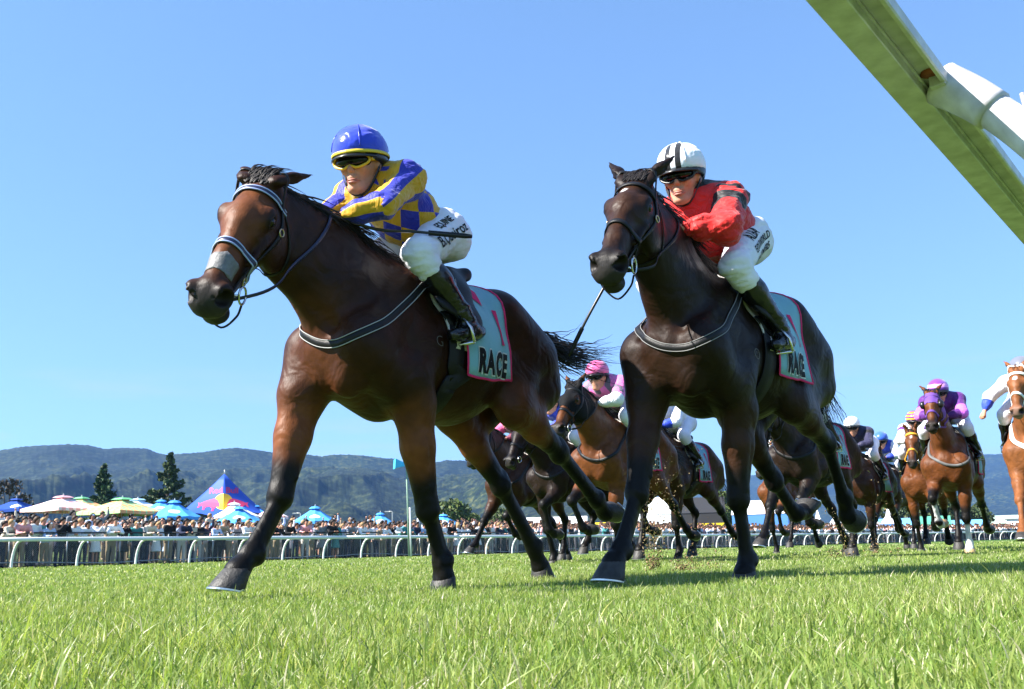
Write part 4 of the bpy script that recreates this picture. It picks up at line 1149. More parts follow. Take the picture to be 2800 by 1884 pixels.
    # tail
    paths = []; base = T(-1.06, 0, -.21); tl = pose.get('tail', [(-.2, 0, -.05), (-.4, .0, -.12), (-.62, 0, -.20)])
    nb = 240 if detail > 1 else (90 if detail else 40); pr = [Vector(base)] + [Vector(base) + Vector(q) for q in tl]
    for j in range(nb):
        o = Vector((0, rnd.gauss(0, .022), rnd.gauss(0, .026))); sp = rnd.uniform(.4, 1.9); fr = rnd.uniform(.45, 1.0)
        tw = Vector((rnd.gauss(0, .05), rnd.gauss(0, .085), rnd.gauss(0, .075)))
        cp = catmull(pr, 5); m = max(4, int(len(cp) * fr)); pp = []
        for q in range(m):
            t = q / (len(cp) - 1)
            pp.append(cp[q] + o * (1 - .2 * t) + tw * (t ** 1.6) * sp + Vector((0, rnd.gauss(0, .004), rnd.gauss(0, .004))))
        paths.append((pp, (.0055 if detail > 1 else .010) * rnd.uniform(.7, 1.4)))
    hair_tufts(paths, 'tail', hm, h.root)
    return h
# ------------------------------------------------------------------ tack and writing
CLOTH_BLUE = mat('saddlecloth_blue', (0.20, 0.42, 0.52), 0.8, 0.2, var=.06, bump=.2, bscale=60, sheen=.2)
CLOTH_PINK = mat('saddlecloth_pink', (0.62, 0.030, 0.14), 0.75, 0.2)
CLOTH_WHITE = mat('saddle_pad_white', (0.55, 0.53, 0.50), 0.85, 0.2, var=.08, bump=.2)
INK = mat('black_ink', (0.008, 0.008, 0.010), 0.7, 0.2)
INK_WHITE = mat('white_print', (0.58, 0.62, 0.64), 0.8, 0.2)

def drape(h, x0, x1, zb, off, nx=14, nt=26, zmax=None, flare=0.0, skew=0.0):
    """cloth laid over the back: returns mesh and grid"""
    vs = []; body = h.bvh
    for i in range(nx + 1):
        for j in range(nt + 1):
            t = -1 + 2 * j / nt; ph = math.radians(90 - t * zb)   # t>0 : right side, t<0 : left side
            x = x0 + (x1 - x0) * i / nx + skew * abs(t)
            c = Vector(h.T(x, 0, -.32)); d = Vector((0, -math.cos(ph) * 1.0, math.sin(ph)))
            d = Vector((0, math.cos(ph), math.sin(ph)))
            r = body.ray_cast(c + d * 1.0, -d)
            if r[0] is None: p = c + d * .28
            else: p = r[0]
            fl = flare * max(0, abs(t) - .6) / .4
            vs.append(p + d * (off + fl + .004 * math.sin(i * 1.3 + j * .8) * abs(t)))
    fs = [(i * (nt + 1) + j, (i + 1) * (nt + 1) + j, (i + 1) * (nt + 1) + j + 1, i * (nt + 1) + j + 1) for i in range(nx) for j in range(nt)]
    return vs, fs

def thicken(vs, fs, nx, nt, th=0.006):
    mb = MB(); mb.add(vs, fs); me = mb.mesh('cloth')
    bm = bmesh.new(); bm.from_mesh(me)
    bmesh.ops.recalc_face_normals(bm, faces=bm.faces)
    bmesh.ops.solidify(bm, geom=bm.faces[:], thickness=th)
    bm.to_mesh(me); bm.free()
    return me

def saddle_set(h, text='RACE', x0=-.16, x1=-.60, num=None, detail=2, cloth=None, trim=None, zb=128, tx=-.45, tz=-.47, tsize=.15, sk=-.10):
    nx, nt = (14, 30) if detail else (6, 12)
    pv, pf = drape(h, x0 + .10, x0 - .14, zb - 18, .015, nx, nt, flare=.004, skew=sk)
    pad = link('saddle_pad', thicken(pv, pf, nx, nt, .010), h.root, CLOTH_WHITE)
    vs, fs = drape(h, x0, x1, zb, .024, nx, nt, flare=.010, skew=sk)
    cm = thicken(vs, fs, nx, nt, .004)
    co = link('saddlecloth', cm, h.root, cloth or CLOTH_BLUE); bv = bvh_of(cm)
    row = lambda j: [vs[i * (nt + 1) + j] for i in range(nx + 1)]
    colm = lambda i: [vs[i * (nt + 1) + j] for j in range(nt + 1)]
    mb = MB()
    for line in (row(0), row(nt), colm(nx)) + (() if not detail else (colm(0),)):
        mb.tube([p for p in line], .0068 if detail > 1 else .010, 6, squash=.6)
    mb.build('edging', trim or CLOTH_PINK, co, True)
    if detail and text:
        for side in ((1,) if detail < 2 else (1, -1)):
            O = h.T(tx, .30 * side, tz); rt = (-1, 0, 0) if side > 0 else (1, 0, 0)
            w = text_mesh(text, tsize, .0155, space=1.25, wid=.56); decal(w, bv, O, rt, (0, 0, 1), .0042, .02)
            link('lettering', w, co, INK_WHITE)
            w = text_mesh(text, tsize, .0085, space=1.25, wid=.56); decal(w, bv, O, rt, (0, 0, 1), .0062, .02)
            link('lettering', w, co, INK)
            a = poly_mesh([(-.03, .0), (.035, -.035), (.045, .03), (-.005, .055)]); decal(a, bv, h.T(tx + .02, .26 * side, tz + .33), rt, (0, .3, 1), .0045)
            link('number', a, co, CLOTH_PINK)
            b_ = poly_mesh([(-.012, .12), (.012, .12), (.020, -.03), (.030, -.06), (-.004, -.06), (.002, -.03)]); decal(b_, bv, h.T(tx - .08, .28 * side, tz + .17), rt, (0, .1, 1), .0045)
            link('number', b_, co, CLOTH_PINK)
    # girth
    gx = x0 - .02
    g = [h.T(gx + .02, .25, -.22), h.T(gx - .01, .29, -.40), h.T(gx + .0, .24, -.62), h.T(gx + .01, .0, -.73), h.T(gx + .0, -.24, -.62), h.T(gx - .01, -.29, -.40), h.T(gx + .02, -.25, -.22)]
    gm, _, _ = strap_mesh([h.bvh, bv], g, .095 if detail else .08, .008, .012, 8)
    gi = link('girth', gm, h.root, LEATHER)
    # saddle: tree, seat and flaps sculpted over the withers
    T = h.T; f = Field(T(-.52, 0, -.3) - np.array((.05, .40, .12)), T(.02, 0, 0) + np.array((.05, .40, .16)), .012 if detail else .025)
    f.cone(T(-.10, 0, .045), T(-.40, 0, .040), .045, .055, .03, ((0, 0, 1), .55))
    f.cone(T(-.08, 0, .06), T(-.12, 0, .04), .040, .04, .03)
    f.cone(T(-.44, -.06, .055), T(-.44, .06, .055), .035, .035, .04)
    for s in (-1, 1):
        f.cone(T(-.12, .10 * s, .0), T(-.05, .27 * s, -.20), .05, .07, .05, ((0, 1, .6 * s), .30))
        f.cone(T(-.22, .14 * s, -.02), T(-.20, .295 * s, -.26), .06, .085, .05, ((0, 1, .4 * s), .28))
        f.cone(T(-.34, .08 * s, .02), T(-.24, .20 * s, -.08), .06, .05, .05, ((0, 1, .8 * s), .35))
    sm, _ = f.mesh('saddle', 1)
    link('saddle', sm, h.root, LEATHER)
    h.cloth_bvh = bv
    return bv

def ring(mb, c, nrm, r, t, n=16):
    nrm = Vector(nrm).normalized(); a = nrm.orthogonal().normalized(); b = nrm.cross(a); c = Vector(c)
    mb.tube([c + (a * math.cos(2 * math.pi * i / n) + b * math.sin(2 * math.pi * i / n)) * r for i in range(n + 1)], t, 6, cap=False)

def bridle_set(h, band=None, edge=None, strap=None, detail=2, hands=None, rein_drop=.06, ww=.020):
    Hd = h.Hd; B = [h.bvh]; strap = strap or LEATHER; band = band or strap
    me, _, _ = strap_mesh(B, [Hd(.50, -.05, -.06), Hd(.38, -.06, -.075), Hd(.20, -.05, -.105), Hd(.07, -.01, -.105), Hd(-.03, .06, -.07), Hd(-.045, .075, 0),
                              Hd(-.03, .06, .07), Hd(.07, -.01, .105), Hd(.20, -.05, .105), Hd(.38, -.06, .075), Hd(.50, -.05, .06)], ww, .005, .002, 7)
    br = link('bridle', me, h.root, strap)
    def banded(name, pts, w):
        me, P, N = strap_mesh(B, pts, w, .007, .003, 8)
        o = link(name, me, br, band)
        if edge is not None:
            for q in (-1, 1):
                off = []
                for i, p in enumerate(P):
                    t = (P[min(i + 1, len(P) - 1)] - P[max(i - 1, 0)]).normalized(); s = t.cross(N[i]).normalized()
                    off.append(p + s * q * w * .42 + N[i] * .006)
                mb = MB(); mb.tube(off, .0034, 6); mb.build('piping', edge, br, True)
    banded('browband', [Hd(.065, -.03, -.11), Hd(.075, .02, -.10), Hd(.080, .07, -.05), Hd(.082, .085, 0), Hd(.080, .07, .05), Hd(.075, .02, .10), Hd(.065, -.03, .11)], ww * 1.3)
    banded('noseband', [Hd(.375, -.11, 0), Hd(.372, -.08, -.06), Hd(.365, -.03, -.075), Hd(.362, .04, -.045), Hd(.362, .06, 0), Hd(.362, .04, .045), Hd(.365, -.03, .075), Hd(.372, -.08, .06), Hd(.375, -.11, 0)], ww * 1.3)
    if not detail and hands is None: return br
    me, _, _ = strap_mesh(B, [Hd(.07, -.02, -.105), Hd(.15, -.13, -.10), Hd(.20, -.20, -.04), Hd(.20, -.21, 0), Hd(.20, -.20, .04), Hd(.15, -.13, .10), Hd(.07, -.02, .105)], ww * .7, .004, .003, 7)
    link('throatlatch', me, br, strap)
    for s in (-1, 1):
        mb = MB(); ring(mb, Hd(.497, -.052, .068 * s), h.w, .034, .0048); mb.build('bit_ring', STEEL, br, True)
        if detail > 1:
            for q in (Hd(.17, -.045, .10 * s), Hd(.40, -.085, .055 * s)):
                r = h.bvh.find_nearest(Vector(q)); mb = MB(); ring(mb, r[0] + r[1] * .007, r[1], .016, .0035, 12); mb.build('buckle', BRASS, br, True)
        if hands is not None:
            hp = Vector(hands[0 if s > 0 else 1]); b0 = Vector(Hd(.51, -.075, .07 * s))
            mid = b0.lerp(hp, .5) + Vector((0, .05 * s, -rein_drop))
            q1 = b0.lerp(mid, .5) + Vector((0, .03 * s, -.01))
            me, _, _ = strap_mesh(B, [b0, q1, mid, hp.lerp(mid, .35) + Vector((0, .012 * s, 0)), hp], ww * .8, .004, .006, 6, snap=True)
            link('rein', me, br, strap if band is strap else band)
    if detail > 1:
        mb = MB(); a = Vector(Hd(.515, -.08, .065)); c = Vector(Hd(.56, -.15, .0)); b = Vector(Hd(.515, -.08, -.065))
        mb.tube(catmull([a, a.lerp(c, .5) + Vector(h.w) * .02, c, b.lerp(c, .5) - Vector(h.w) * .02, b], 6), .0045, 6); mb.build('chin_strap', strap, br, True)
        mb = MB(); mb.tube([Hd(.49, -.062, -.05), Hd(.50, -.06, 0), Hd(.49, -.062, .05)], .006, 8); mb.build('bit', STEEL, br, True)
    return br

def breastplate(h, m=None, trim=None, detail=2, w=.036):
    T = h.T
    pts = [T(.02, .20, -.12), T(.10, .25, -.18), T(.24, .28, -.29), T(.38, .27, -.40), T(.50, .18, -.475), T(.58, .04, -.465), T(.52, -.10, -.37), T(.42, -.18, -.27), T(.28, -.22, -.17), T(.10, -.22, -.10)]
    me, P, N = strap_mesh([h.bvh], pts, w, .006, .004, 8)
    o = link('breast_strap', me, h.root, m or LEATHER)
    if trim is not None:
        for q in (-1, 1):
            off = []
            for i, p in enumerate(P):
                t = (P[min(i + 1, len(P) - 1)] - P[max(i - 1, 0)]).normalized(); s = t.cross(N[i]).normalized()
                off.append(p + s * q * w * .46 + N[i] * .006)
            mb = MB(); mb.tube(off, .0021, 5); mb.build('stitching', trim, o, True)
    return o
# ------------------------------------------------------------------ riders
def two_tone(name, cols, rough=.55, spec=.28, bump=.45, bscale=13.0, sheen=.25):
    """cloth dyed in up to three colours: the boundary between them is where the attribute m crosses zero (m2 for the third)"""
    if name in MATS: return MATS[name]
    m = bpy.data.materials.new(name); m.use_nodes = True; nt = m.node_tree; b = bsdf_of(m)
    src = None
    for i, (att, col) in enumerate(zip((None, 'm', 'm2'), cols)):
        if i == 0:
            c = nt.nodes.new('ShaderNodeRGB'); c.outputs[0].default_value = (*col, 1); src = c.outputs[0]; continue
        a = nt.nodes.new('ShaderNodeAttribute'); a.attribute_name = att
        g = nt.nodes.new('ShaderNodeMath'); g.operation = 'GREATER_THAN'; g.inputs[1].default_value = 0.0
        nt.links.new(a.outputs['Fac'], g.inputs[0])
        mx = nt.nodes.new('ShaderNodeMix'); mx.data_type = 'RGBA'; mx.inputs['B'].default_value = (*col, 1)
        nt.links.new(g.outputs[0], mx.inputs['Factor']); nt.links.new(src, mx.inputs['A']); src = mx.outputs['Result']
    nt.links.new(src, b.inputs['Base Color'])
    b.inputs['Roughness'].default_value = rough; b.inputs['Specular IOR Level'].default_value = spec; b.inputs['Sheen Weight'].default_value = sheen
    tc = nt.nodes.new('ShaderNodeTexCoord'); n = nt.nodes.new('ShaderNodeTexNoise'); n.inputs['Scale'].default_value = bscale; n.inputs['Detail'].default_value = 3; n.inputs['Distortion'].default_value = 1.2
    nt.links.new(tc.outputs['Object'], n.inputs['Vector'])
    bp = nt.nodes.new('ShaderNodeBump'); bp.inputs['Strength'].default_value = bump; bp.inputs['Distance'].default_value = .05
    nt.links.new(n.outputs['Fac'], bp.inputs['Height']); nt.links.new(bp.outputs['Normal'], b.inputs['Normal'])
    MATS[name] = m
    return m

def set_f(me, vals, name='m'):
    a = me.attributes.new(name, 'FLOAT', 'POINT'); a.data.foreach_set('value', np.asarray(vals, np.float32))

SKIN = mat('skin_fair', (0.46, 0.22, 0.14), .58, .32, var=.20, vscale=22, bump=.25, bscale=70)
SKIN.node_tree.nodes['Principled BSDF'].inputs['Subsurface Weight'].default_value = .08
SKIN.node_tree.nodes['Principled BSDF'].inputs['Subsurface Radius'].default_value = (.01, .004, .002)
WHITES = mat('white_breeches', (0.68, 0.69, 0.77), .7, .2, var=.07, vscale=7, bump=.6, bscale=20, sheen=.1)
BOOT = mat('boot_leather', (0.007, 0.007, 0.008), .22, .5, bump=.25, bscale=26)
BLACKPL = mat('black_plastic', (0.010, 0.010, 0.011), .35, .5)
LENS = mat('goggle_lens', (0.005, 0.005, 0.006), .10, .30)
LIPS = mat('lips', (0.36, 0.13, 0.095), .5)
DARKHAIR = mat('dark_hair', (0.012, 0.009, 0.008), .5)

def crinkle(me, amp, sc, seed=0, mask=None):
    n = len(me.vertices); co = np.empty(n * 3, np.float32); me.vertices.foreach_get('co', co); co = co.reshape(-1, 3)
    nr = np.empty(n * 3, np.float32); me.vertices.foreach_get('normal', nr); nr = nr.reshape(-1, 3)
    d = np.array([noise.turbulence(Vector((float(p[0]) * sc * .7 + seed, float(p[1]) * sc * .5, float(p[2]) * sc * 1.5 + float(p[0]) * sc * .5)), 3, True) for p in co])
    d = (d - d.mean()) * amp
    if mask is not None: d = d * mask
    me.vertices.foreach_set('co', (co + nr * d[:, None]).ravel()); me.update()

def make_jockey(h, J, look, label, detail=2, group='riders in the race', name='person'):
    """J: joints in the horse's frame. look: colours and pattern. The rider is a thing of its own that sits on the horse."""
    root = empty(name, h.root.location, h.root.rotation_euler.z); root.scale = h.root.scale
    tag(root, label, 'person', group)
    res = .0085 if detail > 1 else .018
    Lp = {k: V3(*p) for k, p in J.items() if k not in ('face', 'tilt')}
    hipc = (Lp['LHip'] + Lp['RHip']) / 2; shc = (Lp['LS'] + Lp['RS']) / 2
    hc = Lp['head']                       # centre of the skull
    fd = unit(V3(*J['face'])); hw = unit(np.cross(V3(0, 0, 1), fd)); hu = np.cross(fd, hw)
    if 'tilt' in J: hw, hu = hw * math.cos(J['tilt']) + hu * math.sin(J['tilt']), hu * math.cos(J['tilt']) - hw * math.sin(J['tilt'])
    hz = look.get('head', 1.14)
    Hp = lambda a, b, c: hc + (fd * a + hw * b + hu * c) * hz
    HM = np.stack([fd, hw, hu], 1)
    HZ = lambda a, b, c: np.array((a, b, c)) * hz
    A = np.array(list(Lp.values()) + [Hp(0, 0, .16)])
    lo, hi = A.min(0) - .17, A.max(0) + .17
    up = unit(shc - hipc)
    def torso(f, g):
        f.cone(hipc + up * .02, lerp(hipc, shc, .45), .125 + g, .118 + g, .05, (unit(Lp['LS'] - Lp['RS']), 1.22))
        f.cone(lerp(hipc, shc, .45), lerp(hipc, shc, .92), .118 + g, .125 + g, .05, (unit(Lp['LS'] - Lp['RS']), 1.25))
        f.cone(Lp['LS'], Lp['RS'], .075 + g, .075 + g, .06)
    def arm(f, s, g, cuff=1.0):
        f.cone(Lp[s + 'S'], Lp[s + 'E'], .062 + g, .048 + g, .03); f.cone(Lp[s + 'E'], lerp(Lp[s + 'E'], Lp[s + 'Hd'], cuff), .048 + g, .033 + g * .6, .02)
    def leg(f, s, g):
        f.cone(Lp[s + 'Hip'], Lp[s + 'K'], .105 + g, .068 + g, .05)
        f.cone(Lp[s + 'K'], lerp(Lp[s + 'K'], Lp[s + 'A'], .25), .066 + g, .062 + g, .03)
    def seat(f, g):
        f.cone(Lp['LHip'], Lp['RHip'], .115 + g, .115 + g, .05)
        for s in 'LR': f.ell(Lp[s + 'Hip'] - up * .04 + V3(-.01, 0, -.01), (.11 + g, .105 + g, .10 + g), .04)
    # body: head, neck, trunk, limbs, hands
    f = Field(lo, hi, res)
    torso(f, -.02); seat(f, -.02)
    for s in 'LR': arm(f, s, -.010, .92); leg(f, s, -.012); f.cone(Lp[s + 'K'], Lp[s + 'A'], .036, .022, .03)
    f.cone(shc + V3(0, 0, .02), Hp(-.03, 0, -.09), .062, .055, .03)
    f.ell(Hp(-.012, 0, .03), HZ(.098, .078, .105), .03, HM); f.cone(Hp(.025, 0, -.02), Hp(.050, 0, -.085), .070, .043, .03, (hw, .84))
    f.ell(Hp(.062, 0, -.104), HZ(.030, .034, .022), .015, HM); f.cone(Hp(-.01, .050, -.06), Hp(.055, .024, -.102), .020, .017, .02); f.cone(Hp(-.01, -.050, -.06), Hp(.055, -.024, -.102), .020, .017, .02)
    f.cone(Hp(.086, 0, .012), Hp(.106, 0, -.026), .010, .012, .012); f.ell(Hp(.096, 0, -.034), HZ(.014, .016, .008), .008, HM)
    for s in (-1, 1):
        f.ell(Hp(.060, .036 * s, -.022), HZ(.030, .024, .024), .02, HM); f.ell(Hp(-.012, .078 * s, -.005), HZ(.022, .010, .032), .01, HM)
        f.ell(Hp(.086, .030 * s, .008), HZ(.016, .017, .010), .012, HM, sub=True)
    f.ell(Hp(.084, 0, -.060), HZ(.016, .028, .014), .010, HM); f.ell(Hp(.080, 0, -.084), HZ(.014, .022, .010), .008, HM)
    f.cone(Hp(.102, -.024, -.074), Hp(.102, .024, -.074), .0045, .0045, .004, sub=True); f.cone(Hp(.094, -.026, -.092), Hp(.094, .026, -.092), .006, .006, .010, sub=True)
    for s, sg in (('L', 1), ('R', -1)):   # hands: fist closed on the rein, four curled fingers and a thumb
        wr = Lp[s + 'Hd']; d = unit(wr - Lp[s + 'E']); sd = unit(np.cross(d, V3(0, 0, 1))) * sg; un = unit(np.cross(sd, d)); un = un if un[2] > 0 else -un
        f.ell(wr + d * .045, (.046, .040, .026), .02, np.stack([d, sd, un], 1))
        for q, (o, l) in enumerate(((-.030, .036), (-.010, .041), (.010, .039), (.029, .032))):
            k0 = wr + d * .078 + sd * o + un * .012; k1 = k0 + d * l * .5 - un * .020; k2 = k1 - d * .024 - un * .018
            f.chain([wr + d * .05 + sd * o, k0, k1, k2], [.012, .0115, .0105, .0095], .004)
        t0 = wr + d * .03 - sd * .036; t1 = t0 + d * .034 - sd * .014 - un * .006; f.chain([t0, t1, t1 + d * .026 + sd * .012 - un * .006], [.013, .0125, .010], .006)
    me, _ = f.mesh('body', 2); link('body', me, root, look.get('skin', SKIN))
    # breeches
    f = Field(lo, hi, res); seat(f, .006)
    for s in 'LR': leg(f, s, .007)
    f.cone(hipc, lerp(hipc, shc, .25), .13, .12, .05, (unit(Lp['LS'] - Lp['RS']), 1.2))
    me, Vb = f.mesh('breeches', 2)
    if detail > 1: crinkle(me, .016, 9, 5)
    br = link('breeches', me, root, look.get('breeches', WHITES)); br_bvh = bvh_of(me) if detail > 1 else None
    # jacket
    f = Field(lo, hi, res)
    tb = look.get('torso', 0.0)
    f.cone(lerp(hipc, shc, .12), lerp(hipc, shc, .5), .140 + tb, .150 + tb, .04, (unit(Lp['LS'] - Lp['RS']), 1.2))
    f.cone(lerp(hipc, shc, .5), lerp(hipc, shc, .95), .150 + tb, .148 + tb * .6, .05, (unit(Lp['LS'] - Lp['RS']), 1.18))
    f.cone(Lp['LS'], Lp['RS'], .092, .092, .06)
    bag = look.get('baggy', .014)
    for s in 'LR':
        E = Lp[s + 'E']; f.cone(Lp[s + 'S'], E, .070 + bag * .5, .055 + bag, .04)
        f.cone(E, lerp(E, Lp[s + 'Hd'], .55), .055 + bag, .045 + bag * .8, .03); f.cone(lerp(E, Lp[s + 'Hd'], .55), lerp(E, Lp[s + 'Hd'], .86), .045 + bag * .7, .034, .02)
    f.cone(shc + V3(0, 0, .03), Hp(-.03, 0, -.10), .082, .068, .03)
    me, Vj = f.mesh('jacket', 2)
    side = unit(Lp['LS'] - Lp['RS']); bk = unit(np.cross(side, up))
    q = Vj - hipc; ln = q @ up; an = np.arctan2(q @ side, q @ bk)
    arms = np.full(len(Vj), -1.0); sl = np.full(len(Vj), 9.0); th = np.zeros(len(Vj)); tt = np.zeros(len(Vj))
    dt = seg_dist(Vj, lerp(hipc, shc, .1), lerp(hipc, shc, 1.0))[0] - .17
    for s in 'LR':
        d1, t1 = seg_dist(Vj, Lp[s + 'S'], Lp[s + 'E']); d2, t2 = seg_dist(Vj, Lp[s + 'E'], Lp[s + 'Hd'])
        d = np.minimum(d1, d2); mk = d < sl; sl = np.where(mk, d, sl)
        ax = unit(Lp[s + 'E'] - Lp[s + 'S']); ax2 = unit(Lp[s + 'Hd'] - Lp[s + 'E'])
        for mm, a_, o_ in ((mk & (d1 <= d2), ax, Lp[s + 'S']), (mk & (d1 > d2), ax2, Lp[s + 'E'])):
            e1 = unit(V3(0, 0, 1) - a_ * a_[2]); e2 = np.cross(a_, e1)
            th[mm] = np.arctan2((Vj[mm] - o_) @ e2, (Vj[mm] - o_) @ e1)
        tt = np.where(mk, np.where(d1 <= d2, t1, 1 + t2), tt)
    sleeve = (sl - .085) < np.minimum(dt, .02)
    p = dict(V=Vj, ln=ln, an=an, sleeve=sleeve, th=th, t=tt, q=q, side=side, bk=bk, L=Lp)
    m1, m2 = look['pattern'](p)
    set_f(me, m1, 'm'); set_f(me, m2, 'm2')
    if detail > 1:
        wr_ = np.where(sleeve, 1.5, .8); crinkle(me, look.get('crinkle', .014), 8, 2, wr_)
    jk = link('jacket', me, root, two_tone('silk_' + look['name'], look['cols'], sheen=.15))
    # boots
    for s in 'LR':
        K, An, Toe, Heel = Lp[s + 'K'], Lp[s + 'A'], Lp[s + 'Toe'], Lp[s + 'Heel']
        f = Field(np.minimum.reduce([K, An, Toe, Heel]) - .12, np.maximum.reduce([K, An, Toe, Heel]) + .12, res)
        tp = lerp(K, An, .20)
        f.cone(tp, lerp(K, An, .45), .066, .062, .02); f.cone(lerp(K, An, .45), An, .062, .042, .03)
        f.cone(Heel, lerp(Heel, Toe, .5), .034, .038, .03, ((0, 1, 0), .95)); f.cone(lerp(Heel, Toe, .5), Toe, .040, .030, .02, ((0, 1, 0), 1.1)); f.cone(An, lerp(Heel, Toe, .25), .042, .042, .03)
        me, _ = f.mesh('boot', 2)
        if detail > 1:
            n_ = np.array([v.co for v in me.vertices]); dd = np.linalg.norm(n_ - An, axis=1); crinkle(me, .012, 18, 8, 1 - sstep(.05, .20, dd) * .8)
        link('boot', me, root, BOOT)
        # stirrup iron
        mb = MB(); c = lerp(Heel, Toe, .62); fw = unit(Toe - Heel); si = unit(np.cross(fw, V3(0, 0, 1))); uu = np.cross(si, fw)
        mb.tube([c - si * .055 - uu * .05, c + si * .055 - uu * .05, c + si * .05 + uu * .02, c + uu * .095, c - si * .05 + uu * .02, c - si * .055 - uu * .05], .008, 6)
        mb.build('stirrup', STEEL, h.root, True)
        mb = MB(); mb.tube([c + uu * .095, lerp(c + uu * .095, h.T(-.2, .2 * (1 if s == 'L' else -1), -.05), .98)], .011, 6, squash=.3); mb.build('stirrup_leather', WHITE_TRIM if detail > 1 else LEATHER, h.root, True)
    # helmet and cap cover
    f = Field(hc - .22, hc + .24, res * .9)
    f.ell(Hp(-.015, 0, .058), HZ(.135, .112, .112), .02, HM); f.cut(Hp(0, 0, .028), -hu * 1.0, .01)
    me, Vh = f.mesh('helmet', 2)
    qh = (Vh - hc) @ HM / hz
    m1, m2 = look['cap'](qh); set_f(me, m1, 'm'); set_f(me, m2, 'm2')
    if detail > 1: crinkle(me, .006, 20, 1, sstep(.06, .11, qh[:, 2]))
    he = link('helmet', me, root, two_tone('cap_' + look['name'], look['cap_cols'], rough=.28, bump=.12, bscale=14))
    f = Field(hc - .22, hc + .24, res * .9)     # shell rim and harness cup
    f.ell(Hp(-.015, 0, .04), HZ(.131, .109, .105), .02, HM); f.cut(Hp(0, 0, .040), hu, .008); f.cut(Hp(0, 0, .000), -hu, .008)
    f.ell(Hp(.02, 0, -.02), HZ(.10, .086, .12), .01, HM, sub=True)
    for s in (-1, 1): f.cone(Hp(-.035, .085 * s, .02), Hp(-.005, .070 * s, -.075), .014, .008, .01)
    f.cone(Hp(-.07, -.05, -.005), Hp(-.07, .05, -.005), .040, .040, .02)
    me, _ = f.mesh('shell', 2); link('helmet_shell', me, he, BLACKPL)
    # peak
    mb = MB(); vs = []; n = 14
    for i in range(n + 1):
        a = math.radians(-62 + 124 * i / n)
        for rr, zz in ((.100, .042), (.150, .020), (.150, .013), (.100, .032)):
            ex = 1.0 if rr < .12 else (1 - .18 * abs(math.sin(a)))
            vs.append(Hp(-.010 + math.cos(a) * rr * 1.08 * ex, math.sin(a) * rr * .92 * ex, zz))
    fs = [(i * 4 + k, i * 4 + (k + 1) % 4, (i + 1) * 4 + (k + 1) % 4, (i + 1) * 4 + k) for i in range(n) for k in range(4)] + [(3, 2, 1, 0), (n * 4, n * 4 + 1, n * 4 + 2, n * 4 + 3)]
    mb.add(vs, fs); mb.build('peak', BLACKPL, he, True)
    if 'band' in look:
        mb = MB(); mb.tube([Hp(-.015 + .137 * math.cos(a), .114 * math.sin(a), .036 + .004 * math.cos(a)) for a in [2 * math.pi * i / 32 for i in range(33)]], .009, 6, cap=False, squash=.5)
        mb.build('cap_band', look['band'], he, True)
    if detail > 1:
        for zz, rr, yy in ((-.0700, .0046, .027), (-.0795, .0056, .024)):
            mb = MB(); mb.tube(catmull([Hp(.081, -yy - .004, -.0755), Hp(.0945, -yy * .55, zz), Hp(.0985, 0, zz - .0008), Hp(.0945, yy * .55, zz), Hp(.081, yy + .004, -.0755)], 5), [rr * hz * v_ for v_ in np.interp(np.linspace(0, 1, 21), (0, .25, .5, .75, 1), (.3, .9, 1, .9, .3))], 8); mb.build('lip', LIPS, root, True)
        mb = MB(); mb.tube(catmull([Hp(-.02, .088, .02), Hp(.01, .078, -.04), Hp(.035, .045, -.108), Hp(.04, 0, -.130), Hp(.035, -.045, -.108), Hp(.01, -.078, -.04), Hp(-.02, -.088, .02)], 6), .007, 6, squash=.4); mb.build('chin_strap', BLACKPL, he, True)
        mb = MB(); mb.tube([Hp(-.015 + .1365 * math.cos(a) * math.cos(.5), .1135 * math.cos(a) * math.sin(.5), .058 + .1135 * math.sin(a)) for a in np.linspace(.0, math.pi, 20)], .0028, 5); mb.tube([Hp(-.015 + .1365 * math.cos(a) * math.cos(2.2), .1135 * math.cos(a) * math.sin(2.2), .058 + .1135 * math.sin(a)) for a in np.linspace(.0, math.pi, 20)], .0028, 5); mb.build('cap_seam', MATS['cap_' + look['name']], he, True)
    # goggles
    f = Field(hc - .18, hc + .18, res * .75)
    f.ell(Hp(.062, 0, .006), HZ(.052, .078, .034), .01, HM); f.ell(Hp(.118, 0, -.038), HZ(.03, .022, .024), .01, HM, sub=True)
    me, _ = f.mesh('goggles', 2); go = link('goggles', me, root, LENS)
    fr = look.get('frame', BLACKPL); mb = MB()
    lp = []
    for i in range(41):
        a = 2 * math.pi * i / 40; y = .080 * math.cos(a); z = .006 + .034 * math.sin(a) * (1 - (.45 if math.sin(a) < 0 else .05) * math.exp(-(y / .018) ** 2))
        x = .062 + .056 * math.sqrt(max(0, 1 - (y / .086) ** 2)) * (.93 if abs(math.sin(a)) > .5 else .9) - .012 * abs(math.sin(a))
        lp.append(Hp(x, y, z))
    mb.tube(lp, .0065, 6, cap=False); mb.build('goggle_frame', fr, go, True)
    mb = MB()
    for s in (-1, 1): mb.tube(catmull([Hp(.066, .080 * s, .010), Hp(.00, .094 * s, .020), Hp(-.06, .098 * s, .045), Hp(-.12, .07 * s, .070)], 5), .012, 6, squash=.35)
    mb.build('goggle_strap', fr, go, True)
    return dict(root=root, br_bvh=br_bvh, breeches=br, Hp=Hp, L=Lp)

def pat_plain(p): return -np.ones(len(p['V'])), -np.ones(len(p['V']))
def cap_plain(q): return -np.ones(len(q)), -np.ones(len(q))
def cap_band(z0, z1):
    return lambda q: (np.minimum(q[:, 2] - z0, z1 - q[:, 2]) * 20, -np.ones(len(q)))
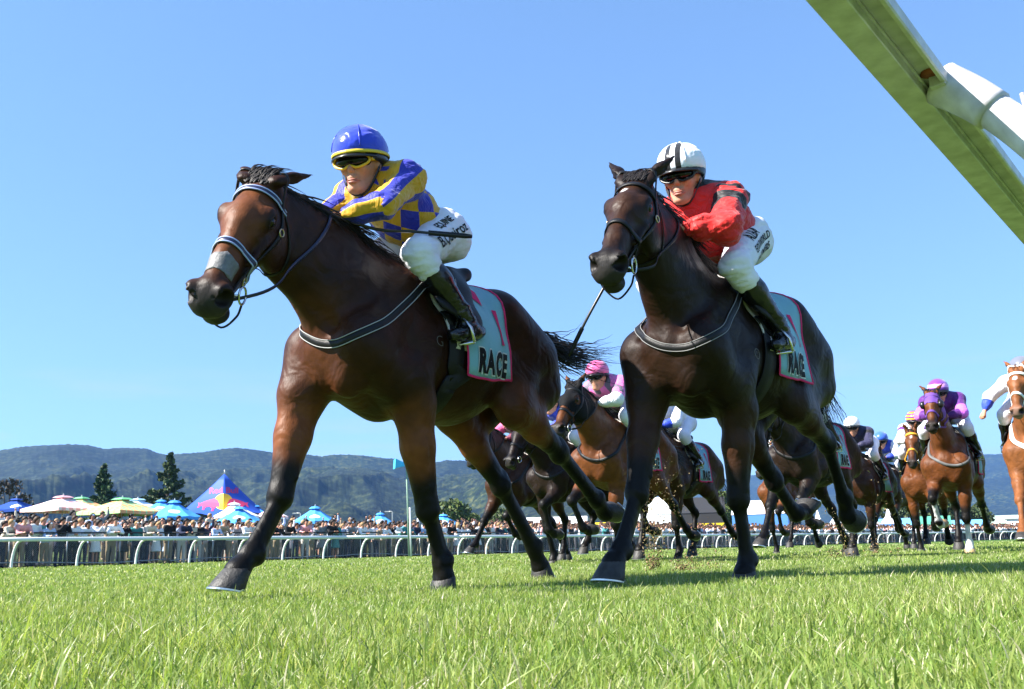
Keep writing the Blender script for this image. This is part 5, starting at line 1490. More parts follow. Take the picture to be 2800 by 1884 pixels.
# ------------------------------------------------------------------ the two leaders
def heading(deg): return math.atan2(-math.cos(R(deg)), -math.sin(R(deg)))
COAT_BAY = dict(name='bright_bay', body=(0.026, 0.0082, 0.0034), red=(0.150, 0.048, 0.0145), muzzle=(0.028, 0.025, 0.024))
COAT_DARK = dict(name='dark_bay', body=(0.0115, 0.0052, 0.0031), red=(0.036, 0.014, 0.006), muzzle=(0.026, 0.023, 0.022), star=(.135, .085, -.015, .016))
POSE1 = dict(W=(-.20, 0, 1.53), tilt=0.0, poll=(.66, .09, 1.665), muz=(.985, .19, 1.10), head_roll=-.34, hw=1.18, seed=4, ears=(-.80, -.42, .42), ear_open=.2,
    limbs=dict(RF=((.245, -.165, .83), (.36, -.14, .42), (.51, -.13, .185), (.565, -.13, .125), 12),
               LF=((-.14, .16, .80), (-.27, .13, .365), (-.37, .12, .13), (-.385, .12, .06), -12),
               RH=((-.78, -.17, .90), (-1.13, -.13, .52), (-1.40, -.12, .18), (-1.455, -.12, .085), -35),
               LH=((-.86, .19, .90), (-1.30, .15, .69), (-1.68, .13, .44), (-1.78, .12, .38), -118)),
    tail=[(-.15, .0, .02), (-.36, .0, -.02), (-.60, .02, -.02), (-.85, .02, .0)])
POSE2 = dict(W=(-.20, 0, 1.56), tilt=0.0, poll=(.55, .09, 1.82), muz=(.97, .18, 1.32), head_roll=-.12, seed=9, ears=(-.86, .10, .50), ear_open=.7,
    limbs=dict(RF=((.20, -.16, .83), (.35, -.14, .42), (.52, -.13, .165), (.575, -.13, .110), 10),
               LF=((-.13, .16, .79), (-.13, .13, .39), (-.19, .12, .10), (-.16, .12, .045), -5),
               RH=((-.72, -.17, .90), (-1.07, -.13, .53), (-1.30, -.12, .34), (-1.41, -.12, .36), -150),
               LH=((-.72, .19, .92), (-1.16, .17, .73), (-1.38, .15, .42), (-1.43, .14, .33), -95)),
    tail=[(-.10, .0, -.05), (-.18, .0, -.22), (-.25, .02, -.45), (-.30, .02, -.62)])
h1 = make_horse((-.676, 4.303, 0), heading(38.1), POSE1, COAT_BAY, res=HERO_RES, detail=2)
h2 = make_horse((.906, 4.708, 0), heading(41), POSE2, COAT_DARK, res=HERO_RES, detail=2)
tag(h1.root, 'leading bright bay racehorse with blue and white browband at full gallop', 'horse', 'racehorses')
tag(h2.root, 'dark bay racehorse with small white star galloping second under the red jacket', 'horse', 'racehorses')
NAVY = mat('navy_leather', (0.010, 0.014, 0.050), .4)
PALE_BLUE = mat('pale_blue_piping', (0.34, 0.42, 0.72), .5)
saddle_set(h1, 'RACE', x0=-.10, x1=-.46, tx=-.37, tz=-.465)
saddle_set(h2, 'RACE', x0=-.10, x1=-.48, tx=-.37, tz=-.465)
breastplate(h1, trim=WHITE_TRIM); breastplate(h2, trim=mat('grey_stitch', (.2, .2, .2)))
J1 = dict(LHip=(-.42, .11, 1.74), RHip=(-.42, -.11, 1.74), LS=(-.09, .18, 1.91), RS=(-.07, -.18, 1.91), LE=(.12, .23, 1.71), RE=(.13, -.22, 1.72), LHd=(.24, .085, 1.665), RHd=(.24, -.07, 1.69),
          LK=(-.09, .25, 1.53), RK=(-.09, -.25, 1.53), LA=(-.34, .30, 1.28), RA=(-.34, -.30, 1.28), LToe=(-.26, .31, 1.16), LHeel=(-.46, .30, 1.21), RToe=(-.26, -.31, 1.16), RHeel=(-.46, -.30, 1.21),
          head=(.075, .03, 1.975), face=(.90, .36, -.24))
J2 = dict(LHip=(-.50, .11, 1.82), RHip=(-.50, -.11, 1.82), LS=(-.17, .19, 1.94), RS=(-.14, -.19, 1.93), LE=(.05, .27, 1.71), RE=(.10, -.25, 1.73), LHd=(.20, .10, 1.715), RHd=(.19, -.08, 1.75),
          LK=(-.05, .25, 1.54), RK=(-.06, -.25, 1.55), LA=(-.37, .30, 1.29), RA=(-.37, -.30, 1.29), LToe=(-.30, .31, 1.16), LHeel=(-.50, .30, 1.21), RToe=(-.30, -.31, 1.16), RHeel=(-.50, -.30, 1.21),
          head=(-.02, .0, 2.065), face=(.95, .25, -.22))
def pat1(p):
    arc = p['an'] * .165; u_ = p['ln'] / .15; v_ = arc / .125
    m = np.sin(np.pi * (u_ + v_)) * np.sin(np.pi * (u_ - v_))
    ms = np.cos(3 * p['th'] + 2.2)
    return np.where(p['sleeve'], ms, m * 1.4), -np.ones(len(m))
def pat2(p):
    sl = np.maximum(.13 - np.abs(p['t'] - .34), .04 - np.abs(p['t'] - .06)); q = p['q']
    back = np.minimum((p['ln'] - .36) * 6, np.abs(p['an']) - 2.0)
    return np.where(p['sleeve'], np.minimum(sl, np.abs(p['th']) * 2), back), -np.ones(len(sl))
YEL = (.56, .31, .010); BLU = (.022, .028, .36)
look1 = dict(name='blue_gold', cols=(YEL, BLU), pattern=pat1, cap=cap_plain, cap_cols=((.018, .045, .52),), band=mat('yellow_band', (.62, .45, .02), .5), frame=mat('yellow_frame', (.65, .40, .01), .4), baggy=.010, crinkle=.014, torso=-.012)
look2 = dict(name='red_black', cols=((.58, .016, .014), (.010, .010, .012)), pattern=pat2, cap=lambda q: (.0125 - np.abs(np.abs(q[:, 1] + .004) - .024), -np.ones(len(q))), cap_cols=((.74, .76, .82), (.012, .012, .014)), baggy=.026, crinkle=.020, torso=.018)
j1 = make_jockey(h1, J1, look1, 'rider in blue and gold diamond jacket and blue cap on the leading horse')
j2 = make_jockey(h2, J2, look2, 'rider in red and black jacket with striped white cap on the second horse')
fist = lambda J, s: Vector(J[s + 'Hd']) + (Vector(J[s + 'Hd']) - Vector(J[s + 'E'])).normalized() * .07
bridle_set(h1, NAVY, PALE_BLUE, LEATHER, 2, (fist(J1, 'L'), fist(J1, 'R')))
bridle_set(h2, LEATHER, None, LEATHER, 2, (fist(J2, 'L'), fist(J2, 'R')))
# grey adhesive strip on the leader's nose
def nose_patch(h):
    vs = []; nx, ny = 8, 10; rr = random.Random(5)
    for i in range(nx + 1):
        for j in range(ny + 1):
            a = .415 + .075 * i / nx + (rr.uniform(-.006, .006) if i in (0, nx) else 0); b = -1 + 2 * j / ny
            o = Vector(h.Hd(a, .16 * math.cos(b * 1.15), .16 * math.sin(b * 1.15))); c = Vector(h.Hd(a, -.03, 0))
            r = h.bvh.ray_cast(o, (c - o).normalized()); vs.append(r[0] + r[1] * .003)
    fs = [(i * (ny + 1) + j, (i + 1) * (ny + 1) + j, (i + 1) * (ny + 1) + j + 1, i * (ny + 1) + j + 1) for i in range(nx) for j in range(ny)]
    me = thicken(vs, fs, nx, ny, .002); return link('nasal_strip', me, h.root, mat('grey_tape', (.13, .13, .13), .6, var=.2, vscale=60, bump=.4, bscale=80))
nose_patch(h1)
def leg_writing(j, J, lines, s=1):
    K, Hi = Vector(J['LK']), Vector(J['LHip']); ax = (Hi - K).normalized(); out = Vector((0, 1, .15)); out = (out - ax * out.dot(ax)).normalized(); rt = -ax if (-ax).x < 0 else ax
    upv = out.cross(rt)
    for (txt, t, dz, size) in lines:
        me = text_mesh(txt, size, .0012); decal(me, j['br_bvh'], K.lerp(Hi, t) + upv * dz + out * .12, rt, upv, .003, .012, .4)
        link('lettering', me, j['breeches'], INK)
leg_writing(j1, J1, [('B.Queiroz', .60, -.012, .075), ('EQUINE', .66, .055, .045)])
leg_writing(j2, J2, [('ALBA', .60, .050, .070), ('EQUIWORLD', .64, -.010, .052), ('K.MYERS', .70, -.064, .052)])
def whip(pts, label, h, handle=.24):
    o = empty('riding_whip', h.root.location, h.root.rotation_euler.z); tag(o, label, 'whip', 'riding whips')
    p = [Vector(q) for q in pts]; cp = catmull(p, 8); n = len(cp)
    mb = MB(); mb.tube(cp, [.0090 - .0030 * i / n for i in range(n)], 8); mb.build('shaft', BLACKPL, o, True)
    hb = catmull([p[0], p[0].lerp(p[1], handle)], 20)
    mb = MB(); mb.tube(hb, [.011 + .002 * math.sin(i * 2.2) for i in range(len(hb))], 8); mb.build('grip', LEATHER, o, True)
    mb = MB(); k = int(n * .74); mb.tube(cp[k:], [.013] * (n - k - 1) + [.009], 8, squash=.45); mb.build('flap', LEATHER, o, True)
whip([(.34, .06, 1.67), (.10, .15, 1.625), (-.06, .26, 1.625), (-.30, .40, 1.63)], 'black padded whip held against the leading horse by its rider', h1)
whip([(.27, -.12, 1.78), (.34, -.20, 1.56), (.42, -.33, 1.30), (.43, -.45, 1.12)], 'black whip hanging down beside the second horse below its jaw', h2)

def brand(h, txt, x, z, size):
    me = text_mesh(txt, size, -.002); decal(me, h.bvh, h.T(x, .34, z), (-1, 0, 0), (0, 0, 1), .002, .02)
    link('brand_mark', me, h.root, mat('freeze_brand', (.16, .14, .13), .7))
brand(h1, 'G', -.02, -.40, .075); brand(h2, 'O', .02, -.46, .085); brand(h2, 'P', .02, -.46, .045)
# ------------------------------------------------------------------ the chasing field
def hood(h, amax, m, name='hood', amin=-.06, eye=.034, cups=False):
    """a cloth hood: the skin of the head lifted off a few millimetres, with eye holes"""
    me = h.me; n = len(me.vertices); co = np.empty(n * 3, np.float32); me.vertices.foreach_get('co', co); co = co.reshape(-1, 3)
    nr = np.empty(n * 3, np.float32); me.vertices.foreach_get('normal', nr); nr = nr.reshape(-1, 3)
    q = (co - h.Hd(0, 0, 0)); a = q @ h.u / h.hs; b = q @ h.v / h.hs; c = q @ h.w / h.hs
    ok = (a < amax) & (a > amin) & (b > -.26) & (np.abs(c) < .2)
    for s in (-1, 1):
        ok &= np.linalg.norm(co - h.Hd(.192, .016, .085 * s), axis=1) > eye
    F = np.array([p.vertices[:] for p in me.polygons]); F = F[ok[F].all(1)]
    idx = np.unique(F); mp = -np.ones(n, int); mp[idx] = np.arange(len(idx))
    o = link(name, np_mesh(name, co[idx] + nr[idx] * .006, mp[F]), h.root, m)
    if cups:
        for s in (-1, 1):
            mb = MB(); mb.lathe([(.045, -.02), (.050, .0), (.042, .022), (.02, .034), (0, .036)], 12, h.Hd(.20, .016, .095 * s), h.w * s + h.u * .2); mb.build('eye_cup', BLACKPL, o, True)
    return o
def P_(W, poll, muz, limbs, **k): return dict(W=W, poll=poll, muz=muz, limbs=limbs, **k)
GA = dict(RF=((.12, -.16, .84), (.40, -.15, .66), (.24, -.14, .40), (.14, -.14, .36), -125), LF=((.02, .16, .82), (.04, .14, .42), (-.02, .13, .13), (.01, .13, .06), -5),
          RH=((-.72, -.17, .92), (-1.02, -.14, .60), (-.92, -.13, .24), (-.86, -.13, .15), -10), LH=((-.76, .18, .90), (-1.20, .15, .62), (-1.50, .13, .36), (-1.60, .13, .30), -115))
GB = dict(RF=((.16, -.16, .84), (.42, -.15, .56), (.62, -.14, .28), (.70, -.14, .22), 18), LF=((.06, .16, .83), (.30, .14, .62), (.12, .13, .40), (.02, .13, .36), -125),
          RH=((-.72, -.17, .90), (-1.10, -.13, .54), (-1.36, -.12, .22), (-1.42, -.12, .12), -30), LH=((-.70, .18, .92), (-1.02, .15, .58), (-1.00, .13, .22), (-.95, .13, .12), -8))
GC = dict(RF=((.05, -.16, .83), (.02, -.14, .42), (-.08, -.13, .12), (-.06, -.13, .05), -8), LF=((.16, .16, .86), (.44, .15, .70), (.34, .14, .42), (.25, .14, .36), -115),
          RH=((-.70, -.18, .92), (-.98, -.14, .60), (-.80, -.13, .28), (-.73, -.13, .20), 0), LH=((-.74, .18, .90), (-1.15, .15, .60), (-1.35, .13, .30), (-1.42, .13, .22), -60))
JG = dict(LHip=(-.46, .11, 1.76), RHip=(-.46, -.11, 1.76), LS=(-.12, .19, 1.90), RS=(-.12, -.19, 1.90), LE=(.08, .25, 1.70), RE=(.10, -.24, 1.71), LHd=(.22, .09, 1.66), RHd=(.22, -.08, 1.68),
          LK=(-.09, .25, 1.54), RK=(-.09, -.25, 1.54), LA=(-.34, .30, 1.29), RA=(-.34, -.30, 1.29), LToe=(-.26, .31, 1.17), LHeel=(-.46, .30, 1.22), RToe=(-.26, -.31, 1.17), RHeel=(-.46, -.30, 1.22),
          head=(.05, .0, 1.97), face=(.97, .2, -.12))
def jg(**k): d = dict(JG); d.update(k); return d
TDW = Vector((math.sin(R(38.1)), math.cos(R(38.1)), 0))
def spot(px, depth, back=.35):
    """where a horse's chest stands: az from the lens' pixel column, and depth in metres -> the root under its body"""
    x = (px - 1400) / 2600 * depth; p = Vector((x, depth * .985, 0)); return p + TDW * back
CB = dict(name='field_bay', body=(.105, .034, .010)); CD = dict(name='field_dark', body=(.014, .0075, .005)); CM = dict(name='field_brown', body=(.036, .014, .006)); CC = dict(name='field_chestnut', body=(.17, .060, .019), points=(.17, .06, .02), muz_dark=.6, muzzle=(.20, .15, .13), hair=BAY_HAIR, star=(.16, .085, .0, .022))
CBS = dict(CB, name='field_bay_star', star=(.15, .085, 0, .018)); CBW = dict(CB, name='field_bay_socks', socks=('RF', 'LF'), pale_hoof=('RF', 'LF'))
BLK = mat('hood_black', (.005, .005, .006), .8, .15); PUR = mat('hood_purple', (.11, .04, .25), .75); TANL = mat('grey_strap', (.10, .10, .10), .6); WHL = mat('white_leather', (.72, .71, .69), .5); ORL = mat('orange_band', (.72, .33, .02), .6)
CLOTH_NAVY = mat('cloth_navy_print', (.05, .06, .20), .8)
def stripes_cap(c): return lambda q: (np.cos(q[:, 2] * 150 + 1.0), -np.ones(len(q)))
def pat_pink(p): n = p['V'] * 14; m = np.array([noise.noise(Vector(v)) for v in n.tolist()]); m2 = np.where(p['sleeve'], p['t'] - .9, -.5); return m, m2
def pat_navy(p): return np.where(p['sleeve'], .1 - np.abs(p['t'] - .25), -.3), -np.ones(len(p['t']))
def pat_purp(p): return np.where(p['sleeve'], .30 - np.abs(p['t'] - .95), -.3), -np.ones(len(p['t']))
def pat_bw(p): return np.where(p['sleeve'], p['t'] - 1.35, np.sin(p['ln'] * 18)), -np.ones(len(p['t']))
def pat_mar(p): return np.where(p['sleeve'], .25 - np.abs(p['t'] - .35), -.4), -np.ones(len(p['t']))
W_ = (.72, .73, .78)
LK = dict(
 pink=dict(name='pink_white', cols=((.72, .16, .42), (.13, .11, .15), W_), pattern=pat_pink, cap=cap_plain, cap_cols=((.78, .14, .36),), baggy=.02),
 maroon=dict(name='maroon', cols=((.13, .008, .035), (.72, .12, .28)), pattern=pat_mar, cap=cap_plain, cap_cols=((.13, .01, .03),)),
 navy=dict(name='navy', cols=((.022, .022, .06), (.008, .008, .010)), pattern=pat_navy, cap=cap_plain, cap_cols=((.80, .81, .84),)),
 bw=dict(name='blue_white', cols=(W_, (.03, .06, .46)), pattern=pat_bw, cap=cap_plain, cap_cols=((.04, .12, .62),)),
 orange=dict(name='orange_purple', cols=((.72, .72, .76), (.10, .02, .16)), pattern=pat_navy, cap=stripes_cap(0), cap_cols=((.78, .36, .02), (.16, .02, .16))),
 purple=dict(name='purple', cols=((.085, .012, .16), (.62, .14, .72)), pattern=pat_purp, cap=lambda q: (.020 - np.abs(q[:, 2] - .085), -np.ones(len(q))), cap_cols=((.16, .035, .36), (.70, .32, .78))),
 white=dict(name='white_blue', cols=((.76, .77, .82), (.03, .07, .60)), pattern=lambda p: (np.where(p['sleeve'], p['t'] - 1.3, -.3), -np.ones(len(p['t']))), cap=lambda q: (q[:, 2] - .07, -np.ones(len(q))), cap_cols=((.72, .73, .76), (.13, .14, .18))),
)
POLL, MUZ = (.56, .04, 1.76), (.96, .08, 1.28)
FIELD = [
 # px, depth, heading, pose, coat, look, horse label, rider label, kwargs
 dict(px=1588, d=10.0, hd=38, pose=P_((-.20, 0, 1.53), (.56, .06, 1.78), (.98, .10, 1.30), GA, ears=(-.8, .2, .3)), coat=CB, look='pink', hl='bay racehorse in a black hood between the two leaders', rl='rider in pink and white jacket and pink cap between the leaders', hood='black', text='RACE'),
 dict(px=1462, d=11.8, hd=40, pose=P_((-.20, 0, 1.50), (.62, .04, 1.66), (.98, .08, 1.16), GC, ears=(-.7, -.5, .3)), coat=CD, look='bw', hl='dark brown racehorse behind the hind legs of the leading horse', rl='rider in blue and white hidden behind the leading horse', jk=dict()),
 dict(px=1346, d=13.0, hd=38, pose=P_((-.20, 0, 1.50), POLL, MUZ, GB), coat=CM, look='maroon', hl='bay racehorse with patterned cloth seen beneath the leading horse', rl='rider in maroon and pink seen beneath the leading horse', cloth='navy'),
 dict(px=1762, d=12.0, hd=38, pose=P_((-.20, 0, 1.52), POLL, MUZ, GA, tail=[(-.10, 0, -.06), (-.20, 0, -.22), (-.30, .02, -.45), (-.36, .03, -.62)]), coat=CM, look='white', hl='brown racehorse mostly hidden behind the second horse forelegs', rl='rider in white breeches hidden behind the second horse', text='RACE'),
 dict(px=2122, d=10.2, hd=41, pose=P_((-.20, 0, 1.52), (.60, -.02, 1.64), (.82, .0, 1.12), GB, ears=(-.7, -.5, .3)), coat=CD, look='maroon', hl='near-black racehorse with lowered head behind the second horse', rl='rider hidden behind the quarters of the second horse', text='RACE'),
 dict(px=2075, d=16.5, hd=36, pose=P_((-.20, 0, 1.50), POLL, MUZ, GC), coat=CB, look='orange', hl='bright bay racehorse seen low beneath the second horse', rl='rider of the bay horse seen beneath the second horse'),
 dict(px=2295, d=15.3, hd=38, pose=P_((-.20, 0, 1.50), (.52, -.06, 1.70), (.86, -.12, 1.24), GA), coat=CM, look='navy', hl='dark bay racehorse with head low under the white-capped rider', rl='rider in navy jacket and white cap'),
 dict(px=2372, d=17.6, hd=36, pose=P_((-.20, 0, 1.50), POLL, MUZ, GB), coat=CM, look='bw', hl='brown racehorse tucked behind the navy rider', rl='rider in blue and white behind the navy rider'),
 dict(px=2466, d=14.8, hd=30, pose=P_((-.20, 0, 1.50), (.52, .0, 1.78), (.84, .0, 1.26), GC), coat=CBS, look='orange', hl='bay racehorse with orange browband and white star beside the purple hood', rl='rider in orange striped cap and white sleeves', band=ORL),
 dict(px=2538, d=11.8, hd=34, pose=P_((-.20, 0, 1.52), (.50, .0, 1.90), (.86, .02, 1.46), GA, ears=(-.8, .1, .5)), coat=CBW, look='purple', hl='bay racehorse in a purple hood with white socks', rl='rider in purple jacket and purple cap', hood='purple', band=PUR),
 dict(px=2775, d=10.4, hd=34, pose=P_((-.20, 0, 1.54), (.50, .0, 1.92), (.80, -.03, 1.44), GB, ears=(-.85, .1, .4)), coat=CC, look='white', hl='chestnut racehorse in white bridle at the right edge', rl='rider in white and blue sleeves at the right edge', band=WHL, strap=WHL, breast=WHL, jk=dict(RE=(.04, -.36, 1.74), RHd=(.10, -.42, 1.58))),
]
for i, q in enumerate(FIELD):
    near_ = q['d'] < 13.5
    q['pose']['seed'] = 30 + i
    h = make_horse(spot(q['px'], q['d']), heading(q['hd']), q['pose'], q['coat'], res=.016 if near_ else .022, detail=1 if near_ else 0)
    tag(h.root, q['hl'], 'horse', 'racehorses')
    cl = CLOTH_NAVY if q.get('cloth') == 'navy' else CLOTH_BLUE
    saddle_set(h, q.get('text'), x0=-.10, x1=-.46, tx=-.37, tz=-.465, detail=1 if near_ else 0, cloth=cl)
    if q.get('hood') == 'black': hood(h, .33, BLK, eye=.042)
    if q.get('hood') == 'purple': hood(h, .24, PUR, eye=.045, cups=True, amin=.03)
    J = jg(**q.get('jk', {}))
    make_jockey(h, J, LK[q['look']], q['rl'], detail=1)
    bridle_set(h, q.get('band'), None, q.get('strap'), 1 if near_ else 0, (fist(J, 'L'), Vector((.27, -.06, 1.68))), ww=.026)
    if near_ or 'breast' in q: breastplate(h, q.get('breast', TANL if q['look'] == 'purple' else LEATHER), detail=1, w=.05 if 'breast' in q else .034)
# ------------------------------------------------------------------ the crowd
def person_meshes(kind):
    """one spectator: facing +x. Returns dict part -> mesh"""
    leanf = .28 if kind in ('lean', 'lean_cross') else .04
    sh = V3(leanf, 0, 1.42); hip = V3(-.02, 0, .92); hd = V3(leanf + .07, 0, 1.62)
    S = {1: sh + V3(0, .19, 0), -1: sh + V3(0, -.19, 0)}
    def arm_j(s):
        a = S[s]
        if kind == 'lean': return a + V3(.12, .06 * s, -.24), a + V3(.36, -.06 * s, -.22)
        if kind == 'lean_cross': return a + V3(.14, .08 * s, -.22), a + V3(.30, -.22 * s, -.20)
        if kind == 'phone': return a + V3(.18, .06 * s, -.18), a + V3(.30, -.10 * s, .10)
        if kind == 'wave' and s > 0: return a + V3(.10, .10, .22), a + V3(.12, .06, .48)
        if kind == 'hand_up' and s < 0: return a + V3(.12, -.14, .06), a + V3(.14, .06, .24)
        if kind == 'folded': return a + V3(.06, .06 * s, -.28), a + V3(.22, -.18 * s, -.22)
        return a + V3(-.02, .06 * s, -.29), a + V3(.06, .03 * s, -.54)
    def fld(): return Field((-.35, -.5, -.05), (.85, .5, 2.05), .028)
    out = {}
    f = fld(); f.ell(hd + V3(.01, 0, .02), (.098, .080, .12), .02); f.cone(hd + V3(.05, 0, -.06), hd + V3(.04, 0, -.10), .05, .04, .02); f.cone(hd + V3(.09, 0, 0), hd + V3(.105, 0, -.03), .014, .016, .01); f.cone(sh, hd, .06, .055, .02)
    for s in (1, -1):
        e, w = arm_j(s); f.cone(lerp(S[s], e, .5), e, .042, .038, .02); f.cone(e, w, .040, .030, .02); f.ell(w + unit(w - e) * .06, (.05, .045, .04), .02)
        f.cone(hip + V3(0, .1 * s, -.1), V3(-.02, .11 * s, .08), .05, .04, .02)
    f.cone(hip, sh, .11, .12, .03, ((0, 1, 0), 1.3))
    out['body'] = f.mesh('body', 1)[0]
    f = fld(); f.cone(hip + V3(0, 0, .06), lerp(hip, sh, .5), .135, .130, .04, ((0, 1, 0), 1.25)); f.cone(lerp(hip, sh, .5), sh + V3(0, 0, -.02), .130, .125, .04, ((0, 1, 0), 1.4)); f.cone(S[1], S[-1], .08, .08, .05)
    for s in (1, -1): e, w = arm_j(s); f.cone(S[s], e, .078, .062, .03); f.cone(e, lerp(e, w, .82), .06, .045, .02)
    out['shirt'] = f.mesh('shirt', 1)[0]
    f = fld(); f.cone(hip, hip + V3(0, 0, -.05), .145, .145, .04, ((0, 1, 0), 1.2))
    for s in (1, -1): f.cone(hip + V3(0, .09 * s, -.05), V3(0, .11 * s, .50), .095, .070, .03); f.cone(V3(0, .11 * s, .50), V3(-.02, .11 * s, .08), .070, .058, .02); f.cone(V3(-.02, .11 * s, .04), V3(.12, .12 * s, .035), .045, .04, .02)
    out['trousers'] = f.mesh('trousers', 1)[0]
    f = fld(); f.ell(hd + V3(-.012, 0, .058), (.122, .106, .112), .02); f.cone(hd + V3(-.06, 0, .04), hd + V3(-.065, 0, -.05), .078, .062, .02, ((0, 1, 0), 1.2)); f.cut(hd + V3(.062, 0, .03), (.60, 0, -.80), .01)
    out['hair'] = f.mesh('hair', 1)[0]
    f = fld(); f.ell(hd + V3(-.012, 0, .058), (.122, .108, .112), .02); f.cone(hd + V3(-.05, -.07, .02), hd + V3(-.03, -.09, -.26), .05, .035, .03); f.cone(hd + V3(-.05, .07, .02), hd + V3(-.03, .09, -.26), .05, .035, .03); f.cone(hd + V3(-.08, 0, .02), hd + V3(-.09, 0, -.28), .07, .05, .03, ((0, 1, 0), 1.5)); f.cut(hd + V3(.060, 0, .035), (.75, 0, -.66), .01)
    out['long_hair'] = f.mesh('long_hair', 1)[0]
    f = fld(); f.ell(hd + V3(-.005, 0, .07), (.112, .097, .095), .02); f.cut(hd + V3(0, 0, .055), (0, 0, -1), .01); f.cone(hd + V3(.08, 0, .062), hd + V3(.17, 0, .05), .045, .03, .01, ((0, 0, 1), .35))
    out['cap'] = f.mesh('cap', 1)[0]
    f = fld(); f.cone(hip + V3(0, 0, .02), V3(0, 0, .50), .15, .22, .04, ((0, 1, 0), 1.05)); f.cut(V3(0, 0, .52), (0, 0, -1), .01)
    out['skirt'] = f.mesh('skirt', 1)[0]
    return out
KINDS = {k: person_meshes(k) for k in ('stand', 'lean', 'lean_cross', 'phone', 'wave', 'hand_up', 'folded')}
def pal(prefix, cols, rough=.8): return [(n, mat(prefix + '_' + n.replace(' ', '_'), c, rough, .2)) for n, c in cols]
SH = pal('shirt', [('white', (.72, .73, .76)), ('white', (.72, .73, .76)), ('white', (.72, .73, .76)), ('pale blue', (.38, .48, .68)), ('navy', (.022, .028, .06)), ('black', (.016, .016, .018)), ('black', (.016, .016, .018)), ('grey', (.20, .21, .23)), ('cream', (.56, .50, .40)), ('white', (.72, .73, .76)), ('white', (.72, .73, .76)), ('pale blue', (.38, .48, .68)), ('black', (.016, .016, .018)), ('pink', (.62, .30, .32)), ('beige', (.36, .27, .19)), ('teal', (.05, .22, .22))])
TR = pal('trousers', [('black', (.014, .014, .016)), ('navy', (.02, .025, .05)), ('dark grey', (.05, .05, .055)), ('khaki', (.24, .19, .12)), ('pale', (.48, .46, .42))])
HA = pal('hair', [('black', (.008, .007, .007)), ('black', (.008, .007, .007)), ('dark brown', (.020, .012, .008)), ('dark brown', (.020, .012, .008)), ('brown', (.05, .028, .015)), ('blond', (.30, .19, .09))], .55)
CAPS = pal('cap', [('white', (.7, .7, .72)), ('navy', (.02, .03, .07)), ('pale blue', (.35, .50, .72))])
SKINS = [mat('skin_a', (.48, .24, .16), .5), mat('skin_b', (.40, .19, .12), .5), mat('skin_c', (.26, .12, .07), .5), mat('skin_d', (.55, .30, .21), .5)]
ONES = 'zeroth first second third fourth fifth sixth seventh eighth ninth tenth eleventh twelfth thirteenth fourteenth fifteenth sixteenth seventeenth eighteenth nineteenth'.split()
TENS = {20: ('twentieth', 'twenty'), 30: ('thirtieth', 'thirty'), 40: ('fortieth', 'forty'), 50: ('fiftieth', 'fifty'), 60: ('sixtieth', 'sixty'), 70: ('seventieth', 'seventy'), 80: ('eightieth', 'eighty')}
def ordinal(n): return ONES[n] if n < 20 else (TENS[n // 10 * 10][0] if n % 10 == 0 else TENS[n // 10 * 10][1] + '-' + ONES[n % 10])
cr = random.Random(21)
def child(name, me, root, m):
    o = bpy.data.objects.new(name, me); COL.objects.link(o); o.parent = root
    if not len(me.materials): me.materials.append(None)
    o.material_slots[0].link = 'OBJECT'; o.material_slots[0].material = m
    return o
for ks in KINDS.values():
    for me in ks.values(): me.polygons.foreach_set('use_smooth', np.ones(len(me.polygons), dtype=bool))
ROWS = [('front', 2.30, .50, -4.0, 33), ('second', 3.05, .56, -4.0, 32), ('third', 3.9, .66, -4.3, 31), ('fourth', 5.1, .80, -4.6, 30), ('fifth', 7.0, 1.05, -5.0, 29), ('back', 10.5, 1.5, -6.0, 27)]
for row, off, gap, s0, s1 in ROWS:
    s = s0; i = 0
    while s < s1:
        s += gap * cr.uniform(.8, 1.2); i += 1
        p, n = fence_path(s); o_ = off + cr.uniform(-.12, .12) * (1 if row == 'front' else 2.5)
        q = p + n * o_; q.z = bank_z(o_) + .004
        kd = cr.choice(('lean', 'lean', 'lean_cross', 'stand', 'phone', 'folded')) if row == 'front' else cr.choice(('stand', 'stand', 'phone', 'folded', 'hand_up', 'wave', 'stand'))
        fd = math.atan2(-n.y, -n.x) + cr.gauss(.0 if row == 'front' else .2, .28)
        root = empty('person', q, fd); sc = cr.uniform(.93, 1.07); root.scale = (sc, sc, sc)
        sn, sm = cr.choice(SH); tn, tm = cr.choice(TR); hn, hm_ = cr.choice(HA); K_ = KINDS[kd]
        fem = cr.random() < .38
        child('body', K_['body'], root, cr.choice(SKINS)); child('shirt', K_['shirt'], root, sm)
        if fem and cr.random() < .5: child('skirt', K_['skirt'], root, sm)
        else: child('trousers', K_['trousers'], root, tm)
        child('long_hair' if fem else 'hair', K_['long_hair' if fem else 'hair'], root, hm_)
        hat = ''
        if cr.random() < .12: cn, cm_ = cr.choice(CAPS); child('cap', K_['cap'], root, cm_); hat = ', ' + cn.split()[-1] + ' cap'
        tag(root, '%s person from left, %s crowd row, %s top, %s hair%s' % (ordinal(i), row, sn, hn, hat), 'person', 'spectators behind the far fence')
